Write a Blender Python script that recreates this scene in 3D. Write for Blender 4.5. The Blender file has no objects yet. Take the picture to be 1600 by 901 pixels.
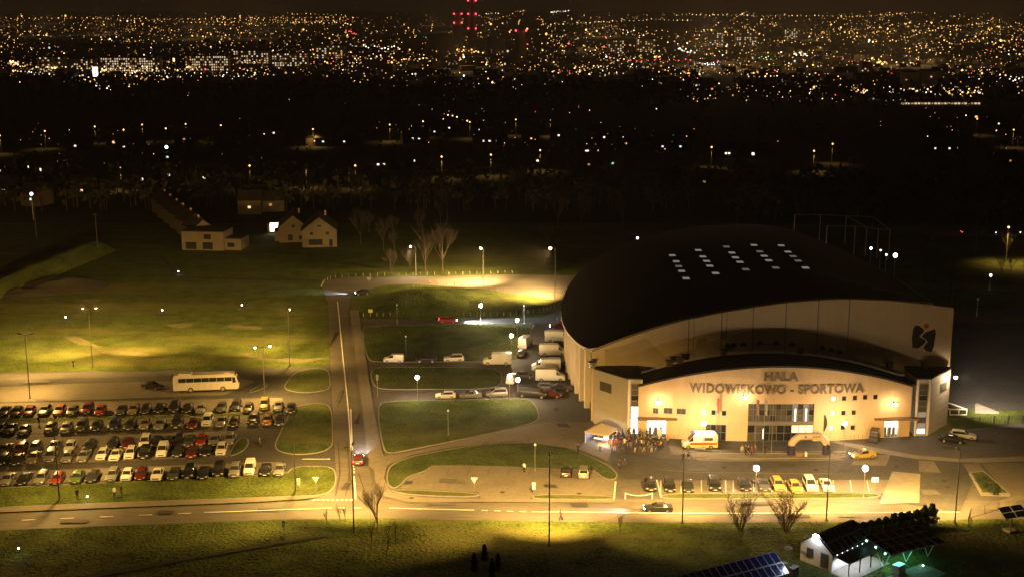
import bpy, bmesh, math, random
from mathutils import Vector, Matrix, noise
from mathutils.bvhtree import BVHTree
R = math.radians
rnd = random.Random(7)
scene = bpy.context.scene
C = scene.collection

# ------------------------------------------------------------------ camera
F, YH, CAMH = 2000.0, 15.0, 71.0            # focal length in photo pixels, horizon row, metres above the ground
TH = math.atan((450.5 - YH) / F)
cam_d = bpy.data.cameras.new('camera')
cam_d.sensor_width = 36.0
cam_d.lens = F / 1600.0 * 36.0
cam_d.clip_start, cam_d.clip_end = 1.0, 40000.0
cam = bpy.data.objects.new('camera', cam_d)
C.objects.link(cam)
cam.location = (0, 0, CAMH)
cam.rotation_euler = (math.pi / 2 - TH, 0, 0)
scene.camera = cam

# ------------------------------------------------------------------ night sky, exposure
world = bpy.data.worlds.new('World')
scene.world = world
world.use_nodes = True
wn, wl = world.node_tree.nodes, world.node_tree.links
bg = wn['Background']
sky = wn.new('ShaderNodeTexSky')
sky.sky_type = 'NISHITA'
sky.sun_disc = False
sky.sun_elevation = R(-6)
sky.sun_rotation = R(200)
bg.inputs['Strength'].default_value = 0.02
wl.new(sky.outputs['Color'], bg.inputs['Color'])
bg2 = wn.new('ShaderNodeBackground')         # brown light pollution over the city
bg2.inputs['Color'].default_value = (0.0165, 0.0085, 0.0042, 1)
bg2.inputs['Strength'].default_value = 1.05
add = wn.new('ShaderNodeAddShader')
wl.new(bg.outputs[0], add.inputs[0]); wl.new(bg2.outputs[0], add.inputs[1])
wl.new(add.outputs[0], wn['World Output'].inputs['Surface'])
scene.view_settings.view_transform = 'Standard'
scene.view_settings.look = 'None'
scene.view_settings.exposure = 0.0
scene.view_settings.gamma = 1.0
scene.view_settings.use_curve_mapping = False
scene.render.engine = 'CYCLES'
scene.cycles.use_denoising = True
scene.cycles.max_bounces = 5
scene.cycles.diffuse_bounces = 2
scene.cycles.glossy_bounces = 2
scene.cycles.transmission_bounces = 3
scene.cycles.volume_bounces = 0
scene.cycles.sample_clamp_indirect = 3.0
scene.cycles.caustics_reflective = scene.cycles.caustics_refractive = False

# ------------------------------------------------------------------ where things stand
CT, ST = math.cos(TH), math.sin(TH)
def ray(px, py):
    u, v = (px - 800.0) / F, (py - 450.5) / F
    return Vector((u, CT - v * ST, -ST - v * CT))
def G(px, py, z=0.0):
    d = ray(px, py)
    t = (z - CAMH) / d.z
    return Vector((d.x * t, d.y * t, z))
def P(px, py, D):
    d = ray(px, py) * D
    return Vector((d.x, d.y, d.z + CAMH))
def scale_at(py):
    return CT * (py - YH) / CAMH              # pixels per metre on the ground

# ------------------------------------------------------------------ mesh builder
class MB:
    def __init__(s): s.v, s.f, s.m = [], [], []
    def face(s, pts, m=0):
        b = len(s.v); s.v += [tuple(p) for p in pts]
        s.f.append(tuple(range(b, b + len(pts)))); s.m.append(m)
    def grid_faces(s, base, rings, n, closed=True, m=0):
        for i in range(rings - 1):
            for k in range(n if closed else n - 1):
                a, b = base + i * n + k, base + i * n + (k + 1) % n
                s.f.append((a, b, b + n, a + n)); s.m.append(m)
    def box(s, c, size, rz=0.0, m=0, taper=1.0):
        cx, cy, cz = c; sx, sy, sz = (q / 2 for q in size)
        ca, sa = math.cos(rz), math.sin(rz)
        b = len(s.v)
        for z in (-sz, sz):
            k = 1.0 if z < 0 else taper
            for x, y in ((-sx, -sy), (sx, -sy), (sx, sy), (-sx, sy)):
                s.v.append((cx + (x * ca - y * sa) * k, cy + (x * sa + y * ca) * k, cz + z))
        for q in ((3, 2, 1, 0), (4, 5, 6, 7), (0, 1, 5, 4), (1, 2, 6, 5), (2, 3, 7, 6), (3, 0, 4, 7)):
            s.f.append(tuple(b + i for i in q)); s.m.append(m)
    def prism(s, poly, z0, z1, m=0, mtop=None, bottom=True):
        n = len(poly); b = len(s.v)
        for z in (z0, z1):
            for p in poly: s.v.append((p[0], p[1], z))
        for k in range(n):
            q = (k + 1) % n
            s.f.append((b + k, b + q, b + n + q, b + n + k)); s.m.append(m)
        s.f.append(tuple(range(b + n, b + 2 * n))); s.m.append(m if mtop is None else mtop)
        if bottom: s.f.append(tuple(range(b + n - 1, b - 1, -1))); s.m.append(m)
    def tube(s, p0, p1, r0, r1=None, n=6, m=0, caps=True):
        p0, p1 = Vector(p0), Vector(p1); r1 = r0 if r1 is None else r1
        d = (p1 - p0)
        if d.length < 1e-6: return
        d.normalize()
        a = d.cross(Vector((0, 0, 1)) if abs(d.z) < 0.9 else Vector((1, 0, 0))).normalized(); c = d.cross(a)
        b = len(s.v)
        for p, r in ((p0, r0), (p1, r1)):
            for k in range(n):
                t = 2 * math.pi * k / n
                s.v.append(tuple(p + a * (math.cos(t) * r) + c * (math.sin(t) * r)))
        for k in range(n):
            q = (k + 1) % n
            s.f.append((b + k, b + q, b + n + q, b + n + k)); s.m.append(m)
        if caps:
            s.f.append(tuple(range(b + n - 1, b - 1, -1))); s.m.append(m)
            s.f.append(tuple(range(b + n, b + 2 * n))); s.m.append(m)
    def lathe(s, prof, c=(0, 0, 0), n=12, m=0):
        b = len(s.v)
        for r, z in prof:
            for k in range(n):
                t = 2 * math.pi * k / n
                s.v.append((c[0] + r * math.cos(t), c[1] + r * math.sin(t), c[2] + z))
        s.grid_faces(b, len(prof), n, True, m)
    def ball(s, c, r, n=10, rings=6, m=0):
        s.lathe([(max(1e-3, r * math.sin(math.pi * i / rings)), -r * math.cos(math.pi * i / rings)) for i in range(rings + 1)], c, n, m)
    def mesh(s, name, mats):
        me = bpy.data.meshes.new(name)
        me.from_pydata(s.v, [], s.f)
        for m in (mats if isinstance(mats, (list, tuple)) else [mats]): me.materials.append(m)
        if any(s.m): me.polygons.foreach_set('material_index', s.m)
        me.update()
        return me
    def build(s, name, mats, parent=None, smooth=None, **kw):
        me = s.mesh(name, mats)
        if smooth is not None: smooth_mesh(me, smooth)
        return link(name, me, parent, **kw)
def smooth_mesh(me, ang):
    me.polygons.foreach_set('use_smooth', [True] * len(me.polygons))
    me.set_sharp_from_angle(angle=R(ang))
def tag(o, label=None, cat=None, group=None, kind=None):
    if label: o['label'] = label
    if cat: o['category'] = cat
    if group: o['group'] = group
    if kind: o['kind'] = kind
    return o
def link(name, data, parent=None, loc=None, rz=None, **kw):
    o = bpy.data.objects.new(name, data); C.objects.link(o)
    if parent is not None: o.parent = parent
    if loc is not None: o.location = loc
    if rz is not None: o.rotation_euler = (0, 0, rz)
    return tag(o, **kw)
def thing(name, loc, label, cat, group=None, rz=0.0):
    return link(name, None, None, loc, rz, label=label, cat=cat, group=group)
def copy_tree(o, parent=None):
    c = o.copy(); C.objects.link(c); c.parent = parent
    for ch in list(o.children): copy_tree(ch, c)
    return c
def paint(o, m, slot=0):
    o.material_slots[slot].link = 'OBJECT'; o.material_slots[slot].material = m

# ------------------------------------------------------------------ materials
def mat(name, col, rough=0.7, metal=0.0, var=0.0, scale=1.0, bump=0.0, bdist=0.05, col2=None, coat=0.0, detail=4, spec=None, stretch=None):
    m = bpy.data.materials.new(name); m.use_nodes = True
    n, l = m.node_tree.nodes, m.node_tree.links
    b = n['Principled BSDF']
    b.inputs['Base Color'].default_value = (*col, 1)
    b.inputs['Roughness'].default_value = rough
    b.inputs['Metallic'].default_value = metal
    if coat: b.inputs['Coat Weight'].default_value = coat; b.inputs['Coat Roughness'].default_value = 0.16
    if spec is not None: b.inputs['Specular IOR Level'].default_value = spec
    if var or bump or col2:
        tc = n.new('ShaderNodeTexCoord')
        src = tc.outputs['Object']
        if stretch:
            mp = n.new('ShaderNodeMapping'); mp.inputs['Scale'].default_value = stretch
            l.new(src, mp.inputs['Vector']); src = mp.outputs['Vector']
        t = n.new('ShaderNodeTexNoise'); t.inputs['Scale'].default_value = scale; t.inputs['Detail'].default_value = detail
        l.new(src, t.inputs['Vector'])
        t2 = n.new('ShaderNodeTexNoise'); t2.inputs['Scale'].default_value = scale * 0.13; t2.inputs['Detail'].default_value = 5
        l.new(src, t2.inputs['Vector'])
        mx = n.new('ShaderNodeMath'); mx.operation = 'MULTIPLY_ADD'
        l.new(t.outputs['Fac'], mx.inputs[0]); mx.inputs[1].default_value = 0.5
        hf = n.new('ShaderNodeMath'); hf.operation = 'MULTIPLY'; hf.inputs[1].default_value = 0.5
        l.new(t2.outputs['Fac'], hf.inputs[0]); l.new(hf.outputs[0], mx.inputs[2])
        rp = n.new('ShaderNodeMapRange'); rp.inputs['From Min'].default_value = 0.36; rp.inputs['From Max'].default_value = 0.64
        l.new(mx.outputs[0], rp.inputs['Value'])
        mc = n.new('ShaderNodeMix'); mc.data_type = 'RGBA'
        c2 = col2 or tuple(min(1, x * (1 + var)) for x in col)
        c1 = col if col2 else tuple(x * (1 - var) for x in col)
        mc.inputs[6].default_value = (*c1, 1); mc.inputs[7].default_value = (*c2, 1)
        l.new(rp.outputs['Result'], mc.inputs[0]); l.new(mc.outputs[2], b.inputs['Base Color'])
        if bump:
            bp = n.new('ShaderNodeBump'); bp.inputs['Strength'].default_value = bump; bp.inputs['Distance'].default_value = bdist
            l.new(t.outputs['Fac'], bp.inputs['Height']); l.new(bp.outputs['Normal'], b.inputs['Normal'])
    return m
def emit(name, col, strength, sample=True):
    m = bpy.data.materials.new(name); m.use_nodes = True
    n = m.node_tree.nodes; n.remove(n['Principled BSDF'])
    e = n.new('ShaderNodeEmission'); e.inputs['Color'].default_value = (*col, 1); e.inputs['Strength'].default_value = strength
    m.node_tree.links.new(e.outputs[0], n['Material Output'].inputs['Surface'])
    if not sample: m.cycles.emission_sampling = 'NONE'
    return m
def glass(name, tint=(0.02, 0.022, 0.025), rough=0.06):
    m = mat(name, tint, rough); m.node_tree.nodes['Principled BSDF'].inputs['Specular IOR Level'].default_value = 0.6
    return m
def grass_mat(name, dark, light, dry):
    m = mat(name, dark, 0.9, col2=light, scale=1.9, bump=1.0, bdist=0.5, detail=8, spec=0.15)
    n, l = m.node_tree.nodes, m.node_tree.links
    b = n['Principled BSDF']; old = b.inputs['Base Color'].links[0].from_socket
    tc = n.new('ShaderNodeTexCoord')
    mp = n.new('ShaderNodeMapping'); mp.inputs['Scale'].default_value = (0.02, 0.075, 1); mp.inputs['Rotation'].default_value = (0, 0, R(6))
    l.new(tc.outputs['Object'], mp.inputs['Vector'])
    t = n.new('ShaderNodeTexNoise'); t.inputs['Scale'].default_value = 1.0; t.inputs['Detail'].default_value = 7; t.inputs['Roughness'].default_value = 0.65
    l.new(mp.outputs['Vector'], t.inputs['Vector'])
    rp = n.new('ShaderNodeMapRange'); rp.inputs['From Min'].default_value = 0.5; rp.inputs['From Max'].default_value = 0.72
    l.new(t.outputs['Fac'], rp.inputs['Value'])
    mc = n.new('ShaderNodeMix'); mc.data_type = 'RGBA'; mc.inputs[7].default_value = (*dry, 1)
    l.new(rp.outputs['Result'], mc.inputs[0]); l.new(old, mc.inputs[6]); l.new(mc.outputs[2], b.inputs['Base Color'])
    return m
M = dict(
    grass=grass_mat('grass', (0.03, 0.043, 0.008), (0.1, 0.132, 0.026), (0.15, 0.138, 0.05)),
    field=mat('dark ploughed field', (0.022, 0.02, 0.012), 0.95, var=0.5, scale=0.02, detail=8),
    lawn=grass_mat('lawn', (0.028, 0.045, 0.011), (0.088, 0.118, 0.03), (0.11, 0.105, 0.042)),
    asphalt=mat('asphalt', (0.05, 0.049, 0.046), 0.78, var=0.32, scale=1.2, bump=0.25, bdist=0.02, detail=8),
    asphalt_light=mat('worn asphalt', (0.085, 0.081, 0.074), 0.8, var=0.2, scale=0.9, bump=0.25, bdist=0.02, detail=8),
    asphalt_road=mat('road asphalt', (0.105, 0.096, 0.082), 0.7, var=0.28, scale=1.0, bump=0.2, bdist=0.02, detail=8, stretch=(0.35, 1.6, 1)),
    paving=mat('paving', (0.15, 0.135, 0.11), 0.85, var=0.18, scale=1.4, bump=0.4, bdist=0.03, detail=8),
    concrete=mat('concrete', (0.22, 0.205, 0.17), 0.85, var=0.15, scale=0.8, bump=0.2, bdist=0.02, detail=7),
    kerb=mat('kerb stone', (0.2, 0.19, 0.165), 0.85, var=0.2, scale=2.0),
    line=mat('road paint', (0.72, 0.71, 0.66), 0.6, var=0.12, scale=3.0),
    patch=mat('asphalt repair patch', (0.034, 0.033, 0.031), 0.75, var=0.25, scale=1.5, bump=0.2, bdist=0.02),
    worn=mat('bare trodden earth', (0.12, 0.115, 0.05), 0.95, var=0.3, scale=0.7, bump=0.5, bdist=0.1, detail=8),
    soil=mat('dark soil', (0.03, 0.024, 0.016), 0.95, var=0.4, scale=2.0, bump=0.8, bdist=0.1),
    roof=mat('roof membrane', (0.035, 0.03, 0.028), 0.75, var=0.25, scale=0.5),
    wall_front=mat('ochre render', (0.64, 0.47, 0.27), 0.85, var=0.09, scale=0.9, bump=0.1, bdist=0.02, detail=7, stretch=(1, 1, .22)),
    wall_upper=mat('beige sheet cladding', (0.66, 0.55, 0.37), 0.7, var=0.05, scale=0.4, stretch=(6, 1, 1)),
    wall_side=mat('cream render', (0.6, 0.53, 0.4), 0.85, var=0.06, scale=0.6),
    clad=mat('pale grey cladding', (0.5, 0.46, 0.4), 0.7, var=0.06, scale=0.7),
    mural_dark=mat('mural brown grey', (0.42, 0.34, 0.22), 0.8, var=0.12, scale=0.5),
    mural_mid=mat('mural taupe', (0.5, 0.41, 0.27), 0.8, var=0.12, scale=0.5),
    black=mat('black paint', (0.02, 0.02, 0.02), 0.5),
    letter=mat('grey metal letters', (0.17, 0.13, 0.09), 0.5, metal=0.2),
    frame=mat('window frame grey', (0.2, 0.19, 0.18), 0.5, metal=0.3),
    steel=mat('galvanised steel', (0.3, 0.3, 0.29), 0.45, metal=0.7, var=0.15, scale=3.0),
    darksteel=mat('dark grey lamp paint', (0.06, 0.06, 0.06), 0.5, metal=0.3),
    white=mat('white paint', (0.72, 0.71, 0.68), 0.5, var=0.05, scale=2.0),
    glass=glass('dark glass'),
    glass_dim=mat('grey glazing', (0.09, 0.085, 0.08), 0.15, spec=0.6),
    tyre=mat('tyre rubber', (0.02, 0.02, 0.02), 0.9),
    rim=mat('alloy rim', (0.35, 0.35, 0.35), 0.35, metal=0.7),
    plastic=mat('black plastic', (0.025, 0.025, 0.025), 0.55),
    plate=mat('number plate white', (0.7, 0.7, 0.68), 0.5),
    lens=mat('headlight glass', (0.55, 0.55, 0.55), 0.1, spec=0.8),
    taillens=mat('red tail lens', (0.25, 0.01, 0.01), 0.2),
    bark=mat('bark', (0.05, 0.038, 0.027), 0.95, var=0.3, scale=4.0),
    barklit=mat('lamplit bark tone', (0.2, 0.16, 0.11), 0.95, var=0.3, scale=4.0),  # bark tone raised for the lamplit roadside tree: light put into the colour
    leaf=mat('autumn leaf', (0.075, 0.06, 0.025), 0.8, var=0.4, scale=6.0),
    thuja=mat('thuja foliage', (0.02, 0.032, 0.012), 0.9, var=0.5, scale=7.0),
    wood=mat('woodland foliage', (0.05, 0.045, 0.025), 0.95, var=0.4, scale=0.3),
    brown=mat('brown canopy', (0.16, 0.1, 0.05), 0.6),
    tile=mat('dark roof tile', (0.035, 0.028, 0.025), 0.8, var=0.25, scale=3.0),
    house=mat('grey beige house render', (0.13, 0.108, 0.07), 0.9, var=0.12, scale=0.5),
    render=mat('pale house render', (0.5, 0.42, 0.3), 0.9, var=0.05, scale=1.0),
    pv=mat('photovoltaic cell', (0.012, 0.022, 0.09), 0.18, spec=0.5, var=0.2, scale=1.2),
    alu=mat('aluminium', (0.55, 0.55, 0.56), 0.4, metal=0.6),
    e_white=emit('white window light', (1.0, 0.86, 0.66), 3.2),
    e_warm=emit('warm window light', (1.0, 0.66, 0.33), 2.2),
    e_dim=emit('dim interior light', (1.0, 0.75, 0.5), 0.35),
    e_globe=emit('globe lamp light', (1.0, 0.70, 0.40), 560.0),
    e_flood=emit('flood lens light', (1.0, 0.68, 0.36), 90.0),
    e_sodium=emit('sodium lens light', (1.0, 0.6, 0.22), 60.0),
    e_cold=emit('cold lamp light', (0.85, 0.92, 1.0), 60.0),
    e_head=emit('headlight beam', (0.9, 0.93, 1.0), 40.0),
    e_tail=emit('brake light', (1.0, 0.05, 0.06), 14.0),
    e_sky=emit('skylight glow', (1.0, 0.9, 0.76), 0.2), e_sky2=emit('fainter skylight glow', (1.0, 0.9, 0.76), 0.11),
)
def spot(loc, target, power, col=(1, 0.62, 0.2), angle=140, blend=0.6, rad=0.15, parent=None):
    ld = bpy.data.lights.new('lamp_light', 'SPOT'); ld.energy = power; ld.color = col
    ld.spot_size = R(angle); ld.spot_blend = blend; ld.shadow_soft_size = rad
    o = bpy.data.objects.new('lamp_light', ld); C.objects.link(o)
    d = Vector(target) - Vector(loc)
    o.rotation_mode = 'QUATERNION'; o.rotation_quaternion = d.to_track_quat('-Z', 'Y')
    o.location = loc
    if parent is not None:
        o.parent = parent
        o.matrix_parent_inverse = Matrix.LocRotScale(parent.location, parent.rotation_euler, None).inverted()
    return o
SODIUM = (1.0, 0.56, 0.135)
WARM = (1.0, 0.72, 0.42)
# ================================================================== GROUND
def smooth01(a, b, x):
    t = max(0.0, min(1.0, (x - a) / (b - a))); return t * t * (3 - 2 * t)
def terrain(x, y):
    k = smooth01(1900, 9500, y)
    r = noise.noise((x * 0.0006, y * 0.0005, 3.1)) * 16 + noise.noise((x * 0.002, y * 0.0016, 9.7)) * 5
    return k * (50 + r)
def at_terrain(px, py):
    d = ray(px, py); lo, hi = 500.0, 14000.0
    f = lambda t: CAMH + d.z * t - terrain(d.x * t, d.y * t)
    t = 200.0
    while t < 14000 and f(t) > 0: t *= 1.03
    lo, hi = t / 1.03, t
    for _ in range(22):
        mid = (lo + hi) / 2
        if f(mid) > 0: lo = mid
        else: hi = mid
    p = d * lo
    return Vector((p.x, p.y, terrain(p.x, p.y)))
g = MB()
ys = [-250, 0, 372, 430, 900, 1500] + [1900 + i * 260 for i in range(32)] + [11000, 14000]
xs = [-9000, -7000, -5500] + [-4500 + i * 300 for i in range(31)] + [5500, 7000, 9000]
for y in ys:
    for x in xs: g.v.append((x, y, terrain(x, y) if y > 1900 else 0.0))
g.grid_faces(0, len(ys), len(xs), False)
for i_, f_ in enumerate(g.f): g.m[i_] = 1 if g.v[f_[0]][1] > 400 else 0
g.build('ground', [M['grass'], M['field']], smooth=60, kind='structure')

LAYER = [0.0]
def up():
    LAYER[0] += 0.006; return LAYER[0]
def pts(poly): return [G(*p) for p in poly]
def ccw(p):
    a = sum(p[i][0] * p[(i + 1) % len(p)][1] - p[(i + 1) % len(p)][0] * p[i][1] for i in range(len(p)))
    return p if a > 0 else p[::-1]
def chaikin(p, n=2):
    for _ in range(n):
        q = []
        for i in range(len(p)):
            a, b = p[i], p[(i + 1) % len(p)]
            q += [a * 0.75 + b * 0.25, a * 0.25 + b * 0.75]
        p = q
    return p
def rounded(p):
    q = []
    for i in range(len(p)):                       # cut only the corners, keep the edges straight
        a, b = p[i], p[(i + 1) % len(p)]; k = min(.3, 2.2 / max(.1, (b - a).length))
        q += [a.lerp(b, k), a.lerp(b, 1 - k)]
    return chaikin(q, 2)
def fill(poly3, z, name, m, kind='structure'):
    bm = bmesh.new()
    vs = [bm.verts.new((p[0], p[1], z)) for p in ccw(poly3)]
    f = bm.faces.new(vs); f.normal_update()
    bmesh.ops.triangulate(bm, faces=[f])
    me = bpy.data.meshes.new(name); bm.to_mesh(me); bm.free(); me.materials.append(m)
    return link(name, me, kind=kind)
def sheet(name, m, poly, smooth=0):
    p = pts(poly)
    if smooth: p = chaikin(p, smooth)
    return fill(p, up(), name, m)
def inset(p, d):
    p = ccw(p); n = len(p); out = []
    for i in range(n):
        a, b, c = Vector(p[i - 1][:2]), Vector(p[i][:2]), Vector(p[(i + 1) % n][:2])
        e1 = (b - a).normalized(); e2 = (c - b).normalized()
        n1 = Vector((-e1.y, e1.x)); n2 = Vector((-e2.y, e2.x))
        nn = (n1 + n2); nn = nn.normalized() if nn.length > 1e-5 else n1
        k = max(0.5, nn.dot(n1)); q = b + nn * (d / k)
        out.append(Vector((q.x, q.y, 0)))
    return out
def island(poly, name='grass_island', m='lawn', h=0.12, w=0.22, smooth=2, edge='kerb', flush=False):
    """a kerbed bed: a real kerb ring with the grass inside it"""
    p = ccw(rounded(pts(poly)) if smooth > 1 else chaikin(pts(poly), smooth) if smooth else pts(poly)); q = inset(p, w)
    k = MB(); n = len(p)
    for i in range(n):
        j = (i + 1) % n
        a, b, c, d = p[i], p[j], q[j], q[i]
        k.face([(a.x, a.y, 0), (b.x, b.y, 0), (b.x, b.y, h), (a.x, a.y, h)])
        k.face([(a.x, a.y, h), (b.x, b.y, h), (c.x, c.y, h), (d.x, d.y, h)])
        k.face([(d.x, d.y, h), (c.x, c.y, h), (c.x, c.y, 0), (d.x, d.y, 0)])
    k.build('kerb', M[edge], kind='structure')
    fill(q, h - 0.02, name, M[m])

# ---- large paved areas
sheet('service_yard', M['asphalt_light'], [(548, 498), (700, 497), (860, 496), (885, 470), (1000, 500), (1000, 640), (1000, 690), (1320, 692), (1600, 660), (1760, 660), (1760, 792), (1500, 800), (600, 795), (585, 770), (570, 690), (556, 570)])
sheet('car_park_surface', M['asphalt'], [(-120, 586), (0, 582), (150, 579), (350, 577), (440, 574), (520, 571), (528, 640), (535, 740), (520, 745), (440, 741), (200, 751), (0, 760), (-120, 766)])
sheet('road', M['asphalt_road'], [(-120, 808), (0, 802), (200, 794), (400, 786), (490, 781), (560, 778), (660, 780), (800, 780), (1000, 779), (1200, 779), (1400, 780), (1500, 781), (1760, 783), (1760, 810), (1510, 811), (1400, 815), (1100, 816), (900, 815), (700, 812), (600, 809), (442, 811), (300, 816), (100, 824), (0, 828), (-120, 834)])
sheet('side_road', M['asphalt_road'], [(474, 783), (500, 775), (516, 766), (525, 752), (525, 735), (522, 690), (519, 620), (516, 560), (514, 500), (512, 472), (506, 458), (503, 447), (508, 440), (520, 436), (545, 433), (575, 432), (580, 446), (560, 452), (548, 462), (546, 485), (552, 530), (558, 580), (566, 640), (572, 700), (577, 730), (582, 758), (592, 776), (610, 784)])
sheet('loop_road', M['asphalt_road'], [(540, 436), (575, 434), (640, 432), (700, 431), (800, 429), (900, 430), (985, 436), (985, 478), (905, 476), (870, 469), (815, 461), (760, 453), (700, 447), (640, 444), (605, 445), (575, 452), (556, 456)])
sheet('dark_yard', M['asphalt'], [(1470, 486), (1620, 480), (1900, 480), (1900, 640), (1700, 640), (1475, 640)])
sheet('bus_lane', M['asphalt_light'], [(-120, 587), (0, 584), (150, 581), (318, 579), (308, 585), (150, 590), (0, 594), (-120, 598)])
sheet('bus_bay', M['paving'], [(-120, 608), (0, 604), (120, 599), (270, 595), (380, 592), (398, 596), (350, 617), (150, 624), (0, 628), (-120, 631)])
for poly in ([(-120, 634), (0, 630), (440, 621), (446, 642), (0, 653), (-120, 656)], [(-120, 666), (0, 662), (440, 648), (441, 664), (0, 679), (-120, 683)],
             [(-120, 692), (0, 687), (368, 673), (357, 713), (0, 728), (-120, 733)], [(-120, 744), (0, 737), (440, 721), (446, 738), (0, 758), (-120, 764)]):
    sheet('parking_bay', M['paving'], poly)
sheet('loop_lane', M['asphalt_light'], [(548, 499), (700, 498), (850, 496), (870, 484), (900, 484), (880, 505), (800, 505), (548, 507)])
sheet('forecourt', M['asphalt'], [(1042, 689), (1320, 690), (1320, 707), (1078, 707)])
sheet('forecourt', M['asphalt'], [(950, 700), (1035, 716), (1110, 719), (1320, 719), (1345, 700), (1440, 716), (1520, 722), (1530, 730), (1500, 800), (1370, 780), (1395, 750), (1000, 749), (962, 748)])
sheet('forecourt', M['asphalt_light'], [(1310, 688), (1420, 682), (1470, 688), (1620, 668), (1800, 660), (1800, 712), (1600, 713), (1500, 717), (1430, 711), (1365, 699)])
sheet('footpath', M['concrete'], [(1296, 690), (1310, 689), (1365, 699), (1430, 711), (1500, 717), (1600, 713), (1800, 711), (1800, 722), (1600, 721), (1530, 723), (1500, 722), (1430, 717), (1360, 706)])
sheet('paved_terrace', M['paving'], [(1534, 724), (1800, 718), (1800, 796), (1526, 796), (1580, 776), (1560, 755)])
sheet('bay_paving', M['paving'], [(626, 763), (636, 745), (668, 736), (674, 727), (807, 730), (930, 734), (936, 745), (964, 752), (962, 774), (835, 773), (826, 781), (752, 781), (748, 770)])
sheet('parking_bay', M['paving'], [(1026, 751), (1395, 750), (1380, 771), (1032, 771)])
sheet('paved_patch', M['paving'], [(1338, 712), (1391, 711), (1385, 728), (1330, 727)])
sheet('paved_patch', M['paving'], [(1435, 720), (1459, 721), (1470, 739), (1436, 737)])
sheet('paved_patch', M['paving'], [(1504, 725), (1530, 724), (1540, 738), (1514, 740)])
sheet('paved_patch', M['paving'], [(1046, 697), (1062, 697), (1078, 712), (1047, 711)])
sheet('concrete_ramp', M['concrete'], [(1394, 737), (1438, 741), (1436, 786), (1374, 788)])
sheet('footpath', M['paving'], [(546, 485), (560, 485), (567, 530), (575, 580), (584, 640), (597, 704), (600, 714), (585, 735), (577, 730), (572, 700), (566, 640), (558, 580), (552, 530)])
sheet('footpath', M['paving'], [(-120, 799), (0, 793), (200, 785), (400, 778), (478, 775), (505, 774), (490, 779), (400, 785), (200, 793), (0, 801), (-120, 807)])
sheet('footpath', M['paving'], [(600, 714), (650, 705), (757, 680), (850, 660), (930, 660), (960, 690), (950, 722), (905, 703), (800, 689), (700, 700), (640, 712), (605, 728), (600, 748), (612, 770), (660, 778), (745, 780), (960, 782), (960, 786), (740, 785), (640, 786), (600, 776), (586, 752), (585, 735)])

# ---- kerbed grass beds
for poly in ([(563, 509), (700, 507), (838, 504), (832, 514), (812, 556), (800, 565), (700, 565), (573, 566)],
             [(576, 574), (640, 573), (740, 574), (782, 577), (786, 592), (782, 604), (750, 608), (700, 608), (584, 609)],
             [(587, 627), (700, 625), (820, 622), (834, 627), (844, 648), (840, 658), (815, 666), (757, 679), (719, 687), (640, 703), (598, 711)],
             [(607, 764), (603, 745), (605, 735), (612, 725), (640, 713), (700, 702), (760, 693), (800, 691), (850, 692), (880, 697), (905, 706), (928, 715), (966, 735), (964, 752), (938, 746), (931, 735), (875, 734), (807, 730), (674, 727), (668, 736), (636, 744), (626, 761)],
             [(607, 765), (640, 765), (748, 770), (750, 776), (700, 776), (640, 773), (617, 769)],
             [(828, 777), (840, 772), (962, 774), (962, 781), (840, 780)],
             [(1032, 771), (1100, 771), (1380, 770), (1372, 779), (1032, 780)],
             [(466, 577), (514, 574), (518, 606), (505, 611), (480, 614), (455, 612), (442, 606), (447, 596)],
             [(458, 632), (519, 629), (521, 690), (519, 698), (505, 706), (480, 710), (455, 710), (437, 706), (428, 699), (431, 688), (445, 660)],
             [(371, 686), (384, 683), (391, 689), (384, 702), (372, 709), (356, 714), (362, 700)],
             [(1078, 704), (1150, 704.5), (1318, 705.5), (1318, 708), (1150, 708), (1078, 707)],
             [(1088, 717), (1150, 717.5), (1318, 716.5), (1318, 719.5), (1150, 720.5), (1088, 719.5)],
             [(396, 607), (415, 597), (420, 601), (410, 609), (384, 615)]):
    island(poly)
island([(447, 741), (455, 731), (474, 728), (510, 728), (523, 733), (526, 745), (525, 758), (518, 767), (503, 774), (475, 775), (400, 778), (200, 785), (0, 793), (-120, 799), (-120, 768), (0, 762), (200, 752)], m='grass', smooth=1)
island([(-120, 658), (0, 654), (200, 650), (440, 643), (440, 648), (200, 656), (0, 661), (-120, 665)], m='grass', smooth=0)
island([(1514, 741), (1538, 739), (1579, 775), (1533, 774)], smooth=0, h=0.45, w=0.3, edge='concrete', name='planted_bed')
island([(1078, 708.5), (1318, 709), (1322, 712.5), (1312, 716), (1086, 717)], m='paving', smooth=0, name='raised_footpath')

# ---- road paint
def stripe(px0, py0, px1, py1, w=0.16):
    a, b = G(px0, py0), G(px1, py1); d = (b - a).normalized(); n = Vector((-d.y, d.x, 0)) * w / 2
    return [a - n, b - n, b + n, a + n]
zline = up() + 0.004
def line(px0, py0, px1, py1, w=0.2, name='road_marking'):
    fill(stripe(px0, py0, px1, py1, w), zline, name, M['line'])
def kerb_line(a, b, c, d): fill(stripe(a, b, c, d, .14), zline, 'kerb_strip', M['kerb'])
for k in range(9):
    x = -88 + k * 61
    if x < 300: line(x, 818.6 - 0.0415 * (x + 88) , x + 21, 817.7 - 0.0415 * (x + 88))
line(319, 801.5, 518, 794.5); line(528, 794.3, 540, 794.2); line(552, 794.2, 565, 794.4)
line(608, 794.6, 741, 798)
for k in range(4): line(752 + k * 20, 798.2 + k * 0.6, 762 + k * 20, 798.5 + k * 0.6)
line(831, 800.5, 1100, 803); line(1100, 803, 1500, 801)
for k in range(9): line(489 + k * 7.3, 782.3 - 0.02 * k, 492.5 + k * 7.3, 782.2 - 0.02 * k, 0.5)
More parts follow.
